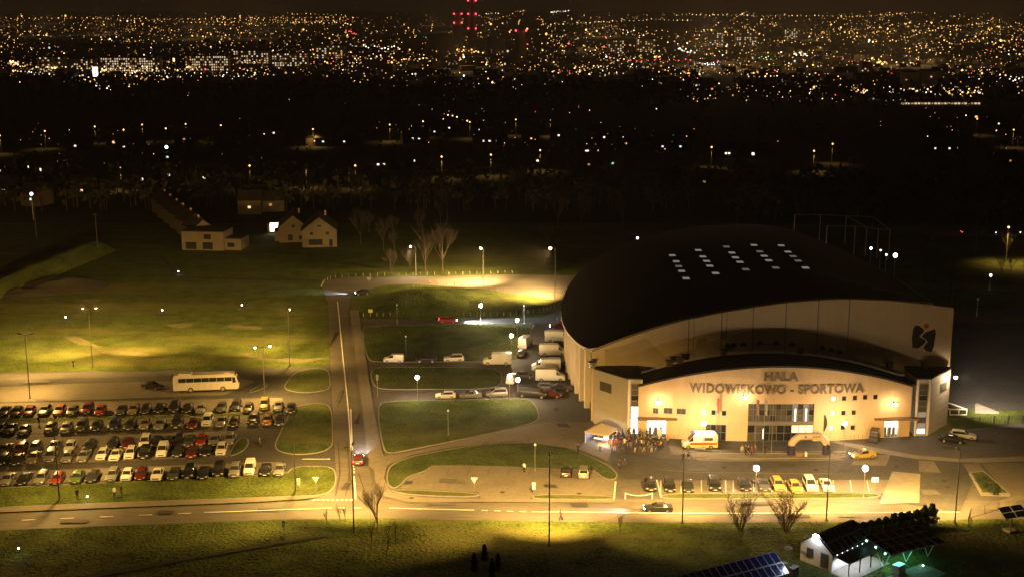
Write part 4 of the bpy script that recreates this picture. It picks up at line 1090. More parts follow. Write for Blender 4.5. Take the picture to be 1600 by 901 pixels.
flood(LA, 12.4, -.8, 1, 38, 230000, 86); flood(LA, 12.4, .3, 1, 36, 190000, 78); flood(LA, 12.4, .9, .3, 40, 60000, 80); flood(LB, 12.2, -.4, 1, 40, 190000, 82); flood(LB, 12.2, .8, -.8, 34, 26000, 90)
flood(LC_, 11.5, -.6, 1, 36, 180000, 78); flood(LC_, 11.5, .3, 1, 40, 40000, 70)
G3 = 'lamps on the loop road'
LD = street_lamp(755, 446, 9.8, [(-.5, 1, 130000, 7, (1, .6, .2), 122)], 'bright lamp post behind the grassy mound on the loop road', G3, ('sodium', .3))
street_lamp(867, 468, 13, [(-1, .55, 200000, 14, (1, .6, .2), 128)], 'bright lamp post on the loop road next to the hall roof', G3, ('sodium', .34))
street_lamp(650, 430, 8, [(-1, -.3, 5000, 2, WARM)], 'dimmer lamp post among leafless trees at the loop road edge', G3, ('cold', .2))

flood(LD, 9.8, -1, .12, 26, 60000, 80, (1, .6, .2)); flood(LD, 9.8, 1, .25, 24, 40000, 76, (1, .6, .2))
def globe_lamp(px, py_globe, h, label, r=.33, lit=True, group='globe lamps on short posts', s=1.0):
    base = G(px, py_globe, h); base.z = 0
    t = thing('globe_lamp', base, label, 'lamp', group)
    b = MB(); b.tube((0, 0, 0), (0, 0, h - r * .9), .055, .04, 8); b.build('post', M['steel'], t)
    b = MB(); b.ball((0, 0, h), r, 12, 8); b.build('globe', M['e_globe'] if lit else M['white'], t, smooth=60)
    b = MB(); b.lathe([(.14, 0), (.11, .18), (.06, .3)], (0, 0, 0), 8); b.build('foot', M['steel'], t)
    return t
GL = 'lit globe lamps round the grass lanes'
for px, py, h, lab, r in ((751, 477, 4.6, 'lit globe lamp standing before the grassy mound by the bollard lane', .36), (808, 500, 4.6, 'lit globe lamp at the hall end of the bollard lane', .32), (799, 524, 4.6, 'lit globe lamp between the bollard lane and the big white van', .36),
                          (652, 589, 4.6, 'lit globe lamp alone over the lower parked lane', .36), (796, 587, 4.8, 'lit globe lamp over the end-on white van, farther of a pair', .36), (809, 593, 4.4, 'lit globe lamp over the end-on white van, nearer of a pair', .36),
                          (1182, 731, 4.6, 'lit globe lamp among the parked cars by the main road', .4), (1352, 731, 4.6, 'lit globe lamp between the last white car and the concrete ramp', .4),
                          (1100, 661, 4.6, 'lit globe lamp behind the ambulance against the ochre front', .34), (1320, 661, 4.6, 'lit globe lamp before the small square windows of the hall', .34)):
    globe_lamp(px, py, h, lab, r, True, GL)
for px, py, h, lab in ((634, 525, 4.4, 'unlit globe lamp on the upper grass bed beside the white small van'), (620, 476, 4.4, 'unlit globe lamp by the bollards at the road end of the lane'), (819, 477, 4.4, 'unlit globe lamp by the bollards near the hall'),
                       (700, 641, 4.4, 'unlit globe lamp on the lowest grass bed near its middle'), (1528, 467, 4.4, 'unlit globe lamp beside the dark yard behind the hall'), (836, 694, 4.4, 'unlit globe lamp at the lawn above the paved bay')):
    globe_lamp(px, py, h, lab, .2, False, 'unlit globe lamps')

# bollards
bm_ = MB(); bm_.tube((0, 0, 0), (0, 0, .85), .075, .075, 8); bm_.tube((0, 0, .85), (0, 0, .92), .075, .04, 8); BOL = bm_.mesh('bollard', M['concrete'])
def bollards(path, n, label, group):
    seg = [G(*p) for p in path]; L = [0]
    for a, b in zip(seg, seg[1:]): L.append(L[-1] + (b - a).length)
    for i in range(n):
        d = L[-1] * i / (n - 1); k = next(j for j in range(1, len(L)) if d <= L[j] + 1e-6)
        p = seg[k - 1].lerp(seg[k], (d - L[k - 1]) / (L[k] - L[k - 1]))
        link('bollard', BOL, None, p, label=f'{label}, {ORD[i]} from the side road', cat='bollard', group=group)
bollards([(568, 494), (700, 494), (800, 493), (845, 487), (872, 478)], 33, 'short white bollard between mound and lane', 'bollards along the lane')
bollards([(502, 449), (506, 441), (518, 435), (545, 433)], 10, 'short white bollard on the outer bend', 'bollards on the bend')
bollards([(545, 433), (640, 430), (720, 429), (800, 427)], 24, 'short white bollard along the far loop edge', 'bollards along the loop road')
bollards([(672, 443), (720, 446), (760, 452), (808, 461)], 13, 'short white bollard between mound and bright loop road', 'bollards behind the mound')
# signs
def sign(px, py, h, kind, label, face=None):
    base = G(px, py); t = thing('road_sign', base, label, 'road sign', 'road signs')
    b = MB(); b.tube((0, 0, 0), (0, 0, h), .04, .04, 6); b.build('post', M['steel'], t)
    if kind == 'yield':
        b = MB()
        for s, z, mm in ((.52, 0, 0), (.34, .008, 1)):
            v = [(-s, -.05 - z, h + s * .58), (s, -.05 - z, h + s * .58), (0, -.05 - z, h - s * 1.15)]
            b.face(v[::-1], mm)
            if not z: b.face([(x, .0, zz) for x, _, zz in v], 0)
        b.build('sign_plate', [mat('sign red', (.4, .03, .02), .5) if False else M['line'], M['line']], t)
    elif kind == 'board':
        b = MB(); b.box((0, -.06, h - .2), (1.0, .04, .75)); b.build('sign_plate', face or M['line'], t)
    else:
        b = MB(); b.box((0, -.06, h - .25), (.5, .04, .55)); b.build('sign_plate', face or M['line'], t)
        b = MB(); b.box((0, -.06, h - .85), (.45, .04, .4)); b.build('lower_plate', face or M['line'], t)
    return t
sign(741, 768, 2.0, 'yield', 'give way sign on the grass strip at the paved bay exit')
sign(494, 766, 1.9, 'yield', 'give way sign on the grass corner at the junction')
sign(467, 766, 2.0, 'plate', 'pale plates on a post on the grass corner beside the street lamp')
sign(834, 775, 2.2, 'plate', 'pale plates on a post at the paved bay entrance')
sign(579, 494, 1.6, 'board', 'small yellowish board at the start of the bollard lane', mat('faded yellow', (.45, .4, .12), .6))
sign(590, 620, 4.4, 'plate', 'tall post with coloured plates at the lower lane entrance', M['brown'])
sign(444, 832, 1.9, 'plate', 'short pale post standing on the near verge')
sign(1366, 768, 2.2, 'board', 'white advertising board beside the concrete ramp')
sign(577, 400 + 42, 1.4, 'board', 'small board on the far side of the loop road', M['frame'])
# chain barrier
t = thing('chain_barrier', G(998, 779), 'white chain hung between two posts beside the main road', 'barrier')
for s in (-2, 2):
    b = MB(); b.tube((s, 0, 0), (s, 0, 1.0), .07, .07, 8); b.build('post', M['white'], t)
b = MB(); q = [(-2 + 4 * i / 12, 0, .9 - .35 * (1 - (i / 6 - 1) ** 2)) for i in range(13)]
for a, c in zip(q, q[1:]): b.tube(a, c, .045, .045, 5)
b.build('chain', M['white'], t)
# bicycle hoops by the entrances
for gx, gy, n, lab in ((1338, 687, 5, 'steel bicycle hoops by the utility cart'), (1050, 686, 5, 'steel bicycle hoops between lit entrance and ambulance')):
    t = thing('bicycle_rack', G(gx, gy), lab, 'bicycle rack', 'bicycle racks')
    for k in range(n):
        b = MB(); x = (k - n / 2) * .7
        q = [(x, 0, 0), (x, 0, .7), (x, .2, .85), (x, .6, .85), (x, .8, .7), (x, .8, 0)]
        for a, c in zip(q, q[1:]): b.tube(a, c, .035, .035, 5)
        b.build('hoop', M['frame'], t)
# flagpoles, beach flag
for px, py, h, lab, c in ((1118, 690, 8.0, 'white flagpole beside the ambulance', (.5, .1, .08)), (1192, 708, 9.5, 'thin flagpole before the hall glazing, with a pale flag', (.5, .5, .48)), (1205, 708, 9.5, 'thin flagpole before the hall glazing, without a flag', None), (1179, 708, 9.5, 'thin flagpole at the edge of the hall glazing with a red and white flag', (.5, .3, .3))):
    t = thing('flagpole', G(px, py), lab, 'flagpole', 'flagpoles before the hall')
    b = MB(); b.tube((0, 0, 0), (0, 0, h), .05, .035, 8); b.build('pole', M['steel'], t)
    if c:
        b = MB()
        for i in range(9):
            z = h - .2 - i * .32
            for k in range(4): b.v.append((.06 + k * .13 + .03 * math.sin(i * 1.3 + k), .07 * math.sin(i * .9 + k * 1.7), z - k * .1))
        b.grid_faces(0, 9, 4, False); b.build('flag', mat('flag cloth', c, .9), t, smooth=60)
t = thing('beach_flag', G(1285, 699), 'tall dark feather flag beside the inflatable arch', 'flag')
b = MB(); b.tube((0, 0, 0), (0, 0, 5.8), .035, .02, 6); b.build('pole', M['plastic'], t)
b = MB()
for i in range(11):
    z = 2.9 + i * .28; w_ = .6 * math.sin(math.pi * (i + 1.5) / 13)
    b.v += [(0, .01, z), (w_, .03 * math.sin(i), z)]
b.grid_faces(0, 11, 2, False); b.build('banner', PAINT['dark'], t)
# benches on the raised footpath
for px, py, lab in ((1094, 716, 'low pale bench at the ambulance end of the raised footpath'), (1312, 709, 'low pale bench at the taxi end of the raised footpath'), (1094, 704, 'low pale bench behind the ambulance end of the footpath')):
    t = thing('bench', G(px, py), lab, 'bench', 'benches by the raised footpath')
    b = MB(); b.box((0, 0, .46), (1.9, .5, .08)); b.build('seat', M['concrete'], t)
    for s in (-.75, .75):
        b = MB(); b.box((s, 0, .21), (.16, .4, .42)); b.build('leg', M['concrete'], t)

# ---- inflatable arch
ap = G(1263, 710); ar = thing('inflatable_arch', ap, 'inflatable start arch with a cream top and navy feet on the raised footpath', 'inflatable arch', None, R(2))
NAVY = mat('navy pvc', (.02, .018, .06), .45); CRM = mat('cream pvc', (.46, .39, .29), .5, var=.04, scale=1.0)
def fat_tube(path, r, n=12):
    b = MB(); m = len(path)
    for i, p in enumerate(path):
        a = Vector(path[max(0, i - 1)]); c = Vector(path[min(m - 1, i + 1)]); d = (c - a).normalized(); s = Vector((0, 1, 0)); u = d.cross(s).normalized()
        for k in range(n):
            tt = 2 * math.pi * k / n; q = Vector(p) + u * (math.cos(tt) * r) + s * (math.sin(tt) * r); b.v.append(tuple(q))
    b.grid_faces(0, m, n, True); b.f.append(tuple(range(n))[::-1]); b.m.append(0); b.f.append(tuple(range((m - 1) * n, m * n))); b.m.append(0)
    return b
for s in (-1, 1):
    fat_tube([(s * 2.85, 0, .02), (s * 2.87, 0, .9), (s * 2.85, 0, 1.75)], .6).build('foot', NAVY, ar, smooth=50)
fat_tube([(-2.85, 0, 1.76), (-2.84, 0, 2.05), (-2.5, 0, 2.5), (-1.95, 0, 3.0), (-1.6, 0, 3.2), (0, 0, 3.24), (1.6, 0, 3.2), (1.95, 0, 3.0), (2.5, 0, 2.5), (2.84, 0, 2.05), (2.85, 0, 1.76)], .6).build('upper_arch', CRM, ar, smooth=50)
b = MB()
for k in range(10): b.face([(.0 + .22 * math.cos(k * .628), -.62, 3.3 + .16 * math.sin(k * .628)), (.0 + .22 * math.cos((k + 1) * .628), -.62, 3.3 + .16 * math.sin((k + 1) * .628)), (0, -.63, 3.3)])
o = b.build('round_emblem', M['glass_dim'], ar); o.location.x = -.75
for k in range(5):
    b = MB(); b.box((.5 + k * .27, -.615, 3.3), (.17, .03, .2)); b.build('lettering', M['glass_dim'], ar)
for k, (x, w_) in enumerate(((-2.3, 1.1), (-1.2, .3))):
    b = MB(); b.box((0, 0, 0), (w_, .5, .7)); t = b.build('cardboard_box' if k == 0 else 'litter_bin', M['brown'] if k == 0 else M['white']); t.location = ap + Vector((x + .6, -.8, .42))
    tag(t, 'brown box standing at the foot of the inflatable arch' if k == 0 else 'pale bin beside the brown box under the inflatable arch', 'box' if k == 0 else 'bin')

# ---- party tent with its work lamp, table and tape
tp = G(939, 690); tent = thing('party_tent', tp, 'cream pop-up tent beside the corner tower with a bright lamp inside', 'tent', None, R(-28))
CV = mat('cream canvas', (.55, .48, .38), .8, var=.06, scale=1.0)
for x in (-2, 2):
    for y in (-2, 2):
        b = MB(); b.tube((x, y, 0), (x, y, 2.15), .04, .04, 6); b.build('tent_pole', M['white'], tent)
b = MB(); a = [(-2.1, -2.1, 2.15), (2.1, -2.1, 2.15), (2.1, 2.1, 2.15), (-2.1, 2.1, 2.15)]
for i in range(4): b.face([a[i], a[(i + 1) % 4], (0, 0, 3.35)])
for i in range(4):
    p, q = a[i], a[(i + 1) % 4]; b.face([(p[0], p[1], 1.9), (q[0], q[1], 1.9), q, p])
b.build('canopy', CV, tent)
b = MB(); b.box((-2.05, 0, 1.0), (.04, 3.9, 1.9)); b.build('side_cloth', mat('blue grey cloth', (.12, .13, .2), .9), tent)
tb = thing('folding_table', tp + Vector((-.3, -.3, 0)), 'folding table under the cream tent', 'table', None, R(-28))
b = MB(); b.box((0, 0, .73), (1.9, .75, .05)); b.build('table_top', M['white'], tb)
for x in (-.8, .8):
    for y in (-.28, .28):
        b = MB(); b.tube((x, y, 0), (x, y, .71), .025, .025, 6); b.build('leg', M['steel'], tb)
wl_ = thing('work_lamp', tp + Vector((.75, -1.9, 0)), 'bright work lamp on a tripod at the mouth of the tent', 'lamp')
b = MB(); b.tube((0, 0, .5), (0, 0, 1.3), .03, .03, 6)
for k in range(3): b.tube((0, 0, .6), (.5 * math.cos(k * 2.1), .5 * math.sin(k * 2.1), 0), .025, .025, 5)
b.build('tripod', M['plastic'], wl_)
b = MB(); b.ball((0, 0, 1.45), .34, 10, 6); b.build('bulb', emit('work lamp light', (1, .86, .66), 150.0), wl_)
bl = thing('blue_lamp', tp + Vector((-1.5, .2, 0)), 'small cold blue lamp standing inside the tent', 'lamp')
b = MB(); b.tube((0, 0, 0), (0, 0, 1.5), .03, .03, 6); b.build('post', M['plastic'], bl)
b = MB(); b.ball((0, 0, 1.6), .16, 8, 6); b.build('bulb', emit('blue lamp light', (.45, .6, 1), 90.0), bl)
b = MB(); RT = mat('red tape', (.5, .05, .03), .6)
tpz = thing('tape_barrier', tp + Vector((3.2, -1.6, 0)), 'red barrier tape on posts between tent and crowd', 'barrier', None, R(-10))
for k in range(4):
    b = MB(); b.tube((k * 1.6 - 3, 0, 0), (k * 1.6 - 3, 0, 1.0), .03, .03, 6); b.build('post', M['steel'], tpz)
b = MB(); b.box((-.6, 0, .93), (4.8, .02, .1)); b.box((-.6, 0, .6), (4.8, .02, .08)); b.build('tape', RT, tpz)
pc = thing('display_banner', G(1030, 686), 'white display board by the lit glass entrance', 'banner')
b = MB(); b.box((0, 0, 1.0), (.8, .06, 1.7)); b.build('panel', M['white'], pc)
b = MB(); b.box((0, 0, .06), (.9, .4, .1)); b.build('foot', M['plastic'], pc)

# ---- people: one skinned surface each
def body_mesh(pose):
    V, E, Rr = [], [], []
    def add(p, r, parent=None):
        V.append(p); Rr.append(r)
        if parent is not None: E.append((parent, len(V) - 1))
        return len(V) - 1
    st, sw = pose['stride'], pose['arms']
    pel = add((0, 0, .95), .15)
    wa = add((0, -.01, 1.12), .135, pel); ch = add((0, 0, 1.32), .16, wa); nb = add((0, .01, 1.47), .085, ch)
    nk = add((0, 0, 1.53), .055, nb); hd = add((0, -.02, 1.63), .088, nk); ht = add((0, -.005, 1.72), .08, hd); add((0, -.115, 1.625), .018, hd)
    for s in (-1, 1):
        hip = add((s * .1, 0, .9), .1, pel); f = s * st
        kn = add((s * .11, -f * .55 - abs(f) * .15, .5), .065, hip); an = add((s * .115, -f + (0.06 if f < 0 else 0), .1), .045, kn); add((s * .13, -f - .15, .045), .04, an)
        sh = add((s * .19, .01, 1.43), .07, ch)
        el = add((s * .25, .03 + sw[0] * (.5 if s > 0 else -.5), 1.16 + sw[2] * .1), .046, sh)
        wr = add((s * (.24 - sw[2] * .1), -.06 - sw[1] + sw[0] * (.8 if s > 0 else -.8) * .6, .93 + sw[2] * .28), .034, el)
        d = Vector(V[wr]) - Vector(V[el]); d.normalize()
        pm = Vector(V[wr]) + d * .07; pi = add(tuple(pm), .03, wr)
        for q, (off, ln) in enumerate(((-.028, .075), (-.009, .085), (.01, .08), (.028, .06))):
            k1 = add(tuple(pm + d * .035 + Vector((0, off, 0))), .009, pi); add(tuple(pm + d * (.035 + ln) + Vector((-s * .02, off * 1.1, 0))), .008, k1)
        add(tuple(pm + Vector((-s * .01, -.055, .01))), .01, pi)
    me = bpy.data.meshes.new('body'); me.from_pydata(V, E, [])
    o = bpy.data.objects.new('body', me); C.objects.link(o)
    sk = o.modifiers.new('skin', 'SKIN'); sk.use_smooth_shade = True
    for i, d in enumerate(me.skin_vertices[0].data): d.radius = (Rr[i], Rr[i] * (.72 if i in (0, 1, 2) else 1)); d.use_root = (i == 0)
    ss = o.modifiers.new('sub', 'SUBSURF'); ss.levels = 1; ss.render_levels = 1
    bpy.context.view_layer.update()
    out = bpy.data.meshes.new_from_object(o.evaluated_get(bpy.context.evaluated_depsgraph_get()))
    bpy.data.objects.remove(o)
    out.materials.clear()
    for k in range(4): out.materials.append(M['white'])
    for p in out.polygons:
        c = p.center; m = 1
        if c.z > 1.5: m = 2
        elif c.z < .1: m = 3
        elif c.z < .93 and abs(c.x) < .2: m = 0
        if c.z < 1.5 and abs(c.x) > .19 and c.z < .95 + pose['arms'][2] * .28 and c.z > .6: m = 2
        p.material_index = m
    out.polygons.foreach_set('use_smooth', [True] * len(out.polygons))
    out.name = 'body'
    return out
POSES = [body_mesh(dict(stride=0.0, arms=(0, 0, 0))), body_mesh(dict(stride=.24, arms=(.25, 0, 0))), body_mesh(dict(stride=.03, arms=(.03, .12, 1))), body_mesh(dict(stride=.1, arms=(-.1, .05, .4)))]
hm = MB(); hm.lathe([(.001, .125), (.05, .118), (.088, .08), (.1, .03), (.098, -.03), (.085, -.07)], (0, .012, 1.655), 12); HAIR = hm.mesh('hair', M['black']); smooth_mesh(HAIR, 80)
CLOTH = {n: mat(n + ' cloth', c, .9) for n, c in (('black', (.015, .015, .017)), ('navy', (.02, .03, .09)), ('grey', (.14, .14, .14)), ('white', (.7, .7, .68)), ('red', (.24, .03, .025)), ('purple', (.05, .025, .07)), ('yellow', (.4, .33, .06)), ('green', (.03, .055, .03)), ('brown', (.1, .06, .03)), ('orange', (.6, .2, .03)), ('blue', (.03, .055, .13)), ('beige', (.42, .34, .24)))}
SKIN = mat('skin', (.45, .28, .2), .6)
HAIRC = [mat(f'{n} hair', c, .7) for n, c in (('black', (.012, .01, .01)), ('brown', (.06, .035, .02)), ('fair', (.3, .22, .1)))]
def person(px, py, jacket, trousers, pose, label, group=None, face=None, size=1.0):
    p = G(px, py); t = thing('person', (p.x, p.y, .035), label, 'person', group, rnd.uniform(0, 6.28) if face is None else R(face))
    o = link('body', POSES[pose], t)
    for i, m in enumerate((CLOTH[trousers], CLOTH[jacket], SKIN, CLOTH['black'])): paint(o, m, i)
    h = link('hair', HAIR, t); paint(h, rnd.choice(HAIRC))
    t.scale = (size,) * 3
    return t
jk = ['black', 'navy', 'grey', 'brown', 'purple', 'green', 'blue', 'white', 'red', 'yellow', 'beige']
tr_ = ['black', 'navy', 'grey', 'brown', 'beige']
combos = [(a, b) for a in jk for b in tr_ if a != b]; combos = [c for c in combos if c[0] not in ('white', 'red', 'yellow', 'beige')] + [c for c in combos if c[0] in ('white', 'red', 'yellow', 'beige')][::3]; combos = combos[:42]; rnd.shuffle(combos)
crowd = [(966, 688), (970, 692), (974, 689), (977, 694), (980, 688), (983, 693), (986, 690), (989, 696), (992, 689), (995, 694), (998, 690), (1001, 696), (1004, 689), (1007, 695), (1010, 690), (1013, 696), (1017, 691), (985, 698), (994, 699), (1003, 700), (1009, 703), (1014, 704), (1021, 702), (1029, 703), (1033, 702), (969, 697), (976, 699), (981, 702), (961, 692), (1020, 686), (1028, 692), (1025, 683), (1000, 685), (991, 684), (983, 684), (972, 684), (1012, 686), (1006, 706), (1016, 699), (958, 697), (988, 687), (1024, 697), (954, 702), (961, 704), (967, 703), (973, 706), (979, 708), (986, 705), (992, 707), (999, 706), (1011, 709), (1018, 708), (1023, 707), (957, 693), (1033, 696), (1036, 699), (964, 699)]
near = lambda x, y: 'nearest the tape barrier' if x < 976 else ('outside the lit glass entrance' if x > 1008 and y < 694 else ('at the kerb edge of the crowd' if y > 697 else 'in the middle of the crowd'))
used_ = set()
for i, (x, y) in enumerate(crowd):
    a, b_ = combos[i % len(combos)]
    k_ = 0
    while (a, b_, near(x, y)) in used_: k_ += 1; a, b_ = combos[(i * 7 + k_) % len(combos)]
    used_.add((a, b_, near(x, y)))
    person(x + rnd.uniform(-1, 1), y + rnd.uniform(-.6, .6), a, b_, i % 4, f'person in a {a} jacket and {b_} trousers {near(x, y)}', 'people gathered before the hall', None, rnd.uniform(.94, 1.04))
for px, py, a, b_, ps, lab in ((903, 708, 'black', 'black', 1, 'person in black walking at the lawn edge away from the tent'), (938, 705, 'white', 'black', 0, 'person in a white top standing between tent and lawn'), (1043, 695, 'orange', 'black', 0, 'person in an orange jacket near the bicycle hoops'),
    (1067, 722, 'black', 'navy', 1, 'person in black walking across the forecourt, first of a pair'), (1075, 722, 'black', 'grey', 1, 'person in black and grey walking across the forecourt, second of a pair'), (968, 733, 'black', 'black', 0, 'person in black at the lawn corner, first of a pair'), (976, 732, 'navy', 'black', 0, 'person in navy at the lawn corner, second of a pair'),
    (1159, 711, 'beige', 'grey', 0, 'person in beige at the barrier side of the raised footpath group'), (1165, 711, 'brown', 'black', 2, 'person in a brown jacket within the raised footpath group'), (1169, 712, 'black', 'brown', 0, 'person in black and brown within the raised footpath group'), (1174, 712, 'red', 'black', 3, 'person in a red jacket within the raised footpath group'), (1180, 712, 'brown', 'navy', 2, 'person in brown and navy at the end of the footpath group'), (1195, 709, 'black', 'black', 0, 'person in black alone on the raised footpath'),
    (819, 738, 'white', 'black', 0, 'person in a white top standing alone on the paved bay'), (406, 698, 'grey', 'black', 1, 'person in grey walking in the car park lane'), (61, 663, 'black', 'black', 0, 'person in black standing on the grass strip between car rows'), (121, 780, 'black', 'black', 0, 'person in black on the front lawn beside a bright bicycle lamp'), (179, 777, 'white', 'black', 0, 'person in a white top on the front lawn'), (190, 774, 'black', 'navy', 0, 'person in black on the front lawn beside one in white'),
    (876, 813, 'red', 'black', 1, 'person in a red jacket walking on the near road edge'), (115, 574, 'black', 'black', 0, 'person in black at the lawn edge by the bus lane'), (990, 683, 'red', 'navy', 0, 'person in red and navy against the corner tower'), (931, 687, 'navy', 'black', 2, 'person in navy under the cream tent')):
    person(px, py, a, b_, ps, lab)
for px, py, lab, tgt in ((137, 786, 'bicycle with a dazzling lamp on the footpath below the lawn', (120, 792)), (103, 502, 'small torch glowing on the dark lawn, nearest the earth bank', (110, 507)), (254, 491, 'torch pair glowing in the middle of the dark lawn', (268, 493)), (378, 483, 'torch glowing on the lawn with a pale pool below it', (380, 490)), (279, 430, 'torch glowing on the far path beside the lawn', (283, 432)), (30, 868, 'torch glowing on the near verge', (20, 880))):
    p = G(px, py); t = thing('hand_torch', (p.x, p.y, 0), lab, 'torch', 'small torches in the dark')
    b = MB(); b.tube((0, 0, 0), (0, 0, 1.0), .02, .02, 5); b.build('stick', M['plastic'], t)
    b = MB(); b.ball((0, 0, 1.1), .11, 8, 6); b.build('lamp', M['e_cold'], t)

# ---- steel frame, fences and slabs round the dark yard behind the hall
fr = thing('steel_frame', G(1352, 392), 'bare steel frame of posts and beams standing behind the hall dome', 'steel frame'); o = fr.location
def wp(b, n, m=None): q = b.build(n, m or M['steel'], fr); q.matrix_parent_inverse = Matrix.Translation(o).inverted()
tops = []
for px, py in ((1240, 378), (1280, 378), (1320, 380), (1362, 382), (1290, 398), (1334, 398), (1352, 400), (1370, 403), (1388, 405)):
    p = G(px, py); b = MB(); b.tube(p, p + Vector((0, 0, 8.6)), .16, .16, 6); wp(b, 'post'); tops.append(p + Vector((0, 0, 8.6)))
for i, k in ((0, 1), (1, 2), (2, 3), (4, 5), (5, 6), (6, 7), (7, 8), (3, 8), (2, 6)):
    b = MB(); b.tube(tops[i], tops[k], .13, .13, 5); wp(b, 'beam')
t = thing('white_gantry', G(1498, 648), 'white railed frame on the ground beside the corner tower', 'frame'); b = MB()
for a, c in (((-1.6, 0, 1.1), (1.4, 0, 1.1)), ((-1.6, 0, .1), (1.4, 0, .1)), ((-1.6, 7, 1.1), (-4.2, 7, 1.1)), ((1.4, 0, 1.1), (-3.2, 9, 1.1)), ((-1.6, 0, 1.1), (-5.2, 9, 1.1))): b.tube(a, c, .12, .12, 6)
b.build('rail', M['white'], t)
for x in (-1.6, 0, 1.4):
    b = MB(); b.tube((x, 0, 0), (x, 0, 1.1), .08, .08, 6); b.build('post', M['white'], t)
q = [G(1524, 645), G(1561, 646), G(1526, 632), G(1523, 634)]
b = MB(); b.prism([tuple(p[:2]) for p in ccw(q)], 0, .35); tag(b.build('pale_slab', M['concrete']), 'pale wedge shaped slab lying beyond the dark fence', 'slab')
p = [G(1486, 668), G(1530, 665), G(1620, 662), G(1720, 660)]; t = thing('dark_fence', Vector((p[0].x, p[0].y, 0)), 'dark fence closing the yard beside the corner tower', 'fence')
for a, c in zip(p, p[1:]):
    k = max(1, int((c - a).length / 2.6))
    for i in range(k):
        u, v = a.lerp(c, i / k), a.lerp(c, (i + 1) / k); b = MB(); b.tube(u, u + Vector((0, 0, 1.8)), .06, .06, 6); z = b.build('post', M['darksteel'], t); z.matrix_parent_inverse = Matrix.Translation(t.location).inverted()
        b = MB()
        for s in range(9): w = u.lerp(v, (s + .5) / 9); b.box((w.x, w.y, .95), (.1, .03, 1.6))
        z = b.build('rail_panel', M['darksteel'], t); z.matrix_parent_inverse = Matrix.Translation(t.location).inverted()
# ================================================================== TREES
def branch_tree(seed, h, spread, levels=5, r0=.13, kids=3, fork=.45, first=.35):
    rg = random.Random(seed); trunk, twig = MB(), MB(); tips = []
    def grow(p, d, L, r, lv):
        q = p; seg = 2 if lv < 2 else 1
        for s in range(seg):
            d = (d + Vector((rg.uniform(-.12, .12), rg.uniform(-.12, .12), rg.uniform(-.02, .1)))).normalized()
            e = q + d * (L / seg); rr = r * (1 - .35 * (s + 1) / seg)
            (trunk if lv < 2 else twig).tube(q, e, r * (1 - .35 * s / seg), rr, 5 if lv < 2 else 3, caps=False); q = e
        if lv >= levels: tips.append(q); return
        for k in range(kids if lv else kids + 2):
            a = rg.uniform(0, 6.28); out = Vector((math.cos(a), math.sin(a), 0)) * spread
            nd = (d * rg.uniform(.7, 1.0) + out * rg.uniform(.5, 1.0) + Vector((0, 0, .25))).normalized()
            st = q - d * (L * rg.uniform(0, .5)) if lv else q - d * L * rg.uniform(0, .55)
            grow(st, nd, L * rg.uniform(.55, .78), r * .55, lv + 1)
        if lv < 3: grow(q, d, L * .7, r * .62, lv + 1)
    grow(Vector((0, 0, -.1)), Vector((0, 0, 1)), h * first, r0, 0)
    top = max(t.z for t in tips)
    return trunk, twig, tips, top
def bare_tree(name, px, py, seed, h, spread, label, group=None, m='bark', leafy=0, levels=5, first=.35, cat='tree', r0=.13, loc=None):
    p = loc or G(px, py); t = thing(name, p, label, cat, group, rnd.uniform(0, 6))
    tr, tw, tips, top = branch_tree(seed, h, spread, levels, r0, first=first)
    k = h / top; t.scale = (k, k, k)
    tr.build('trunk', M[m], t, smooth=60); tw.build('crown', M[m], t)
    if leafy:
        rg = random.Random(seed + 1); lf = MB()
        for tp in tips:
            for _ in range(leafy):
                c = tp + Vector((rg.uniform(-.25, .25), rg.uniform(-.25, .25), rg.uniform(-.25, .25))); a = Vector((rg.uniform(-1, 1), rg.uniform(-1, 1), rg.uniform(-1, 1))).normalized() * .07; b_ = a.orthogonal().normalized() * .05
                lf.face([c - a, c + b_, c + a, c - b_])
        lf.build('leaf', M['leaf'], t, kind='stuff')
    return t
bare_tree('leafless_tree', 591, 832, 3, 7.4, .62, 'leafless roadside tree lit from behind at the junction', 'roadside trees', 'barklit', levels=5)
def bush(px, py, seed, h, w, leafy, label):
    t = thing('bushy_tree', G(px, py), label, 'tree', 'roadside trees'); rg = random.Random(seed); st, tw, lf = MB(), MB(), MB()
    def grow(p, d, L, r, lv):
        q = p
        for s in range(2):
            d = (d + Vector((rg.uniform(-.2, .2), rg.uniform(-.2, .2), rg.uniform(-.02, .12)))).normalized(); e = q + d * (L / 2)
            (st if lv < 1 else tw).tube(q, e, r * (1 - .3 * s), r * (.7 - .2 * s), 4 if lv < 1 else 3, caps=False)
            if lv < 3:
                for _ in range(2 if lv else 3):
                    a = rg.uniform(0, 6.28); grow(q.lerp(e, rg.random()), (d * .8 + Vector((math.cos(a), math.sin(a), .35)) * .6).normalized(), L * rg.uniform(.35, .6), r * .5, lv + 1)
            q = e
        if lv >= 1:
            for _ in range(leafy):
                if rg.random() < .5: continue
                c = q + Vector((rg.uniform(-.2, .2), rg.uniform(-.2, .2), rg.uniform(-.2, .2))); a = Vector((rg.uniform(-1, 1), rg.uniform(-1, 1), rg.uniform(-1, 1))).normalized() * .08; b_ = a.orthogonal().normalized() * .055
                lf.face([c - a, c + b_, c + a, c - b_])
    for k in range(9):
        a = k * .7 + rg.uniform(-.2, .2); tilt = rg.uniform(.1, .55) * w
        grow(Vector((.2 * math.cos(a), .2 * math.sin(a), -.05)), Vector((math.cos(a) * tilt, math.sin(a) * tilt, 1)).normalized(), h * rg.uniform(.6, .85), .055, 0)
    st.build('stem', M['bark'], t); tw.build('crown', M['bark'], t)
    if leafy: lf.build('leaf', M['leaf'], t, kind='stuff')
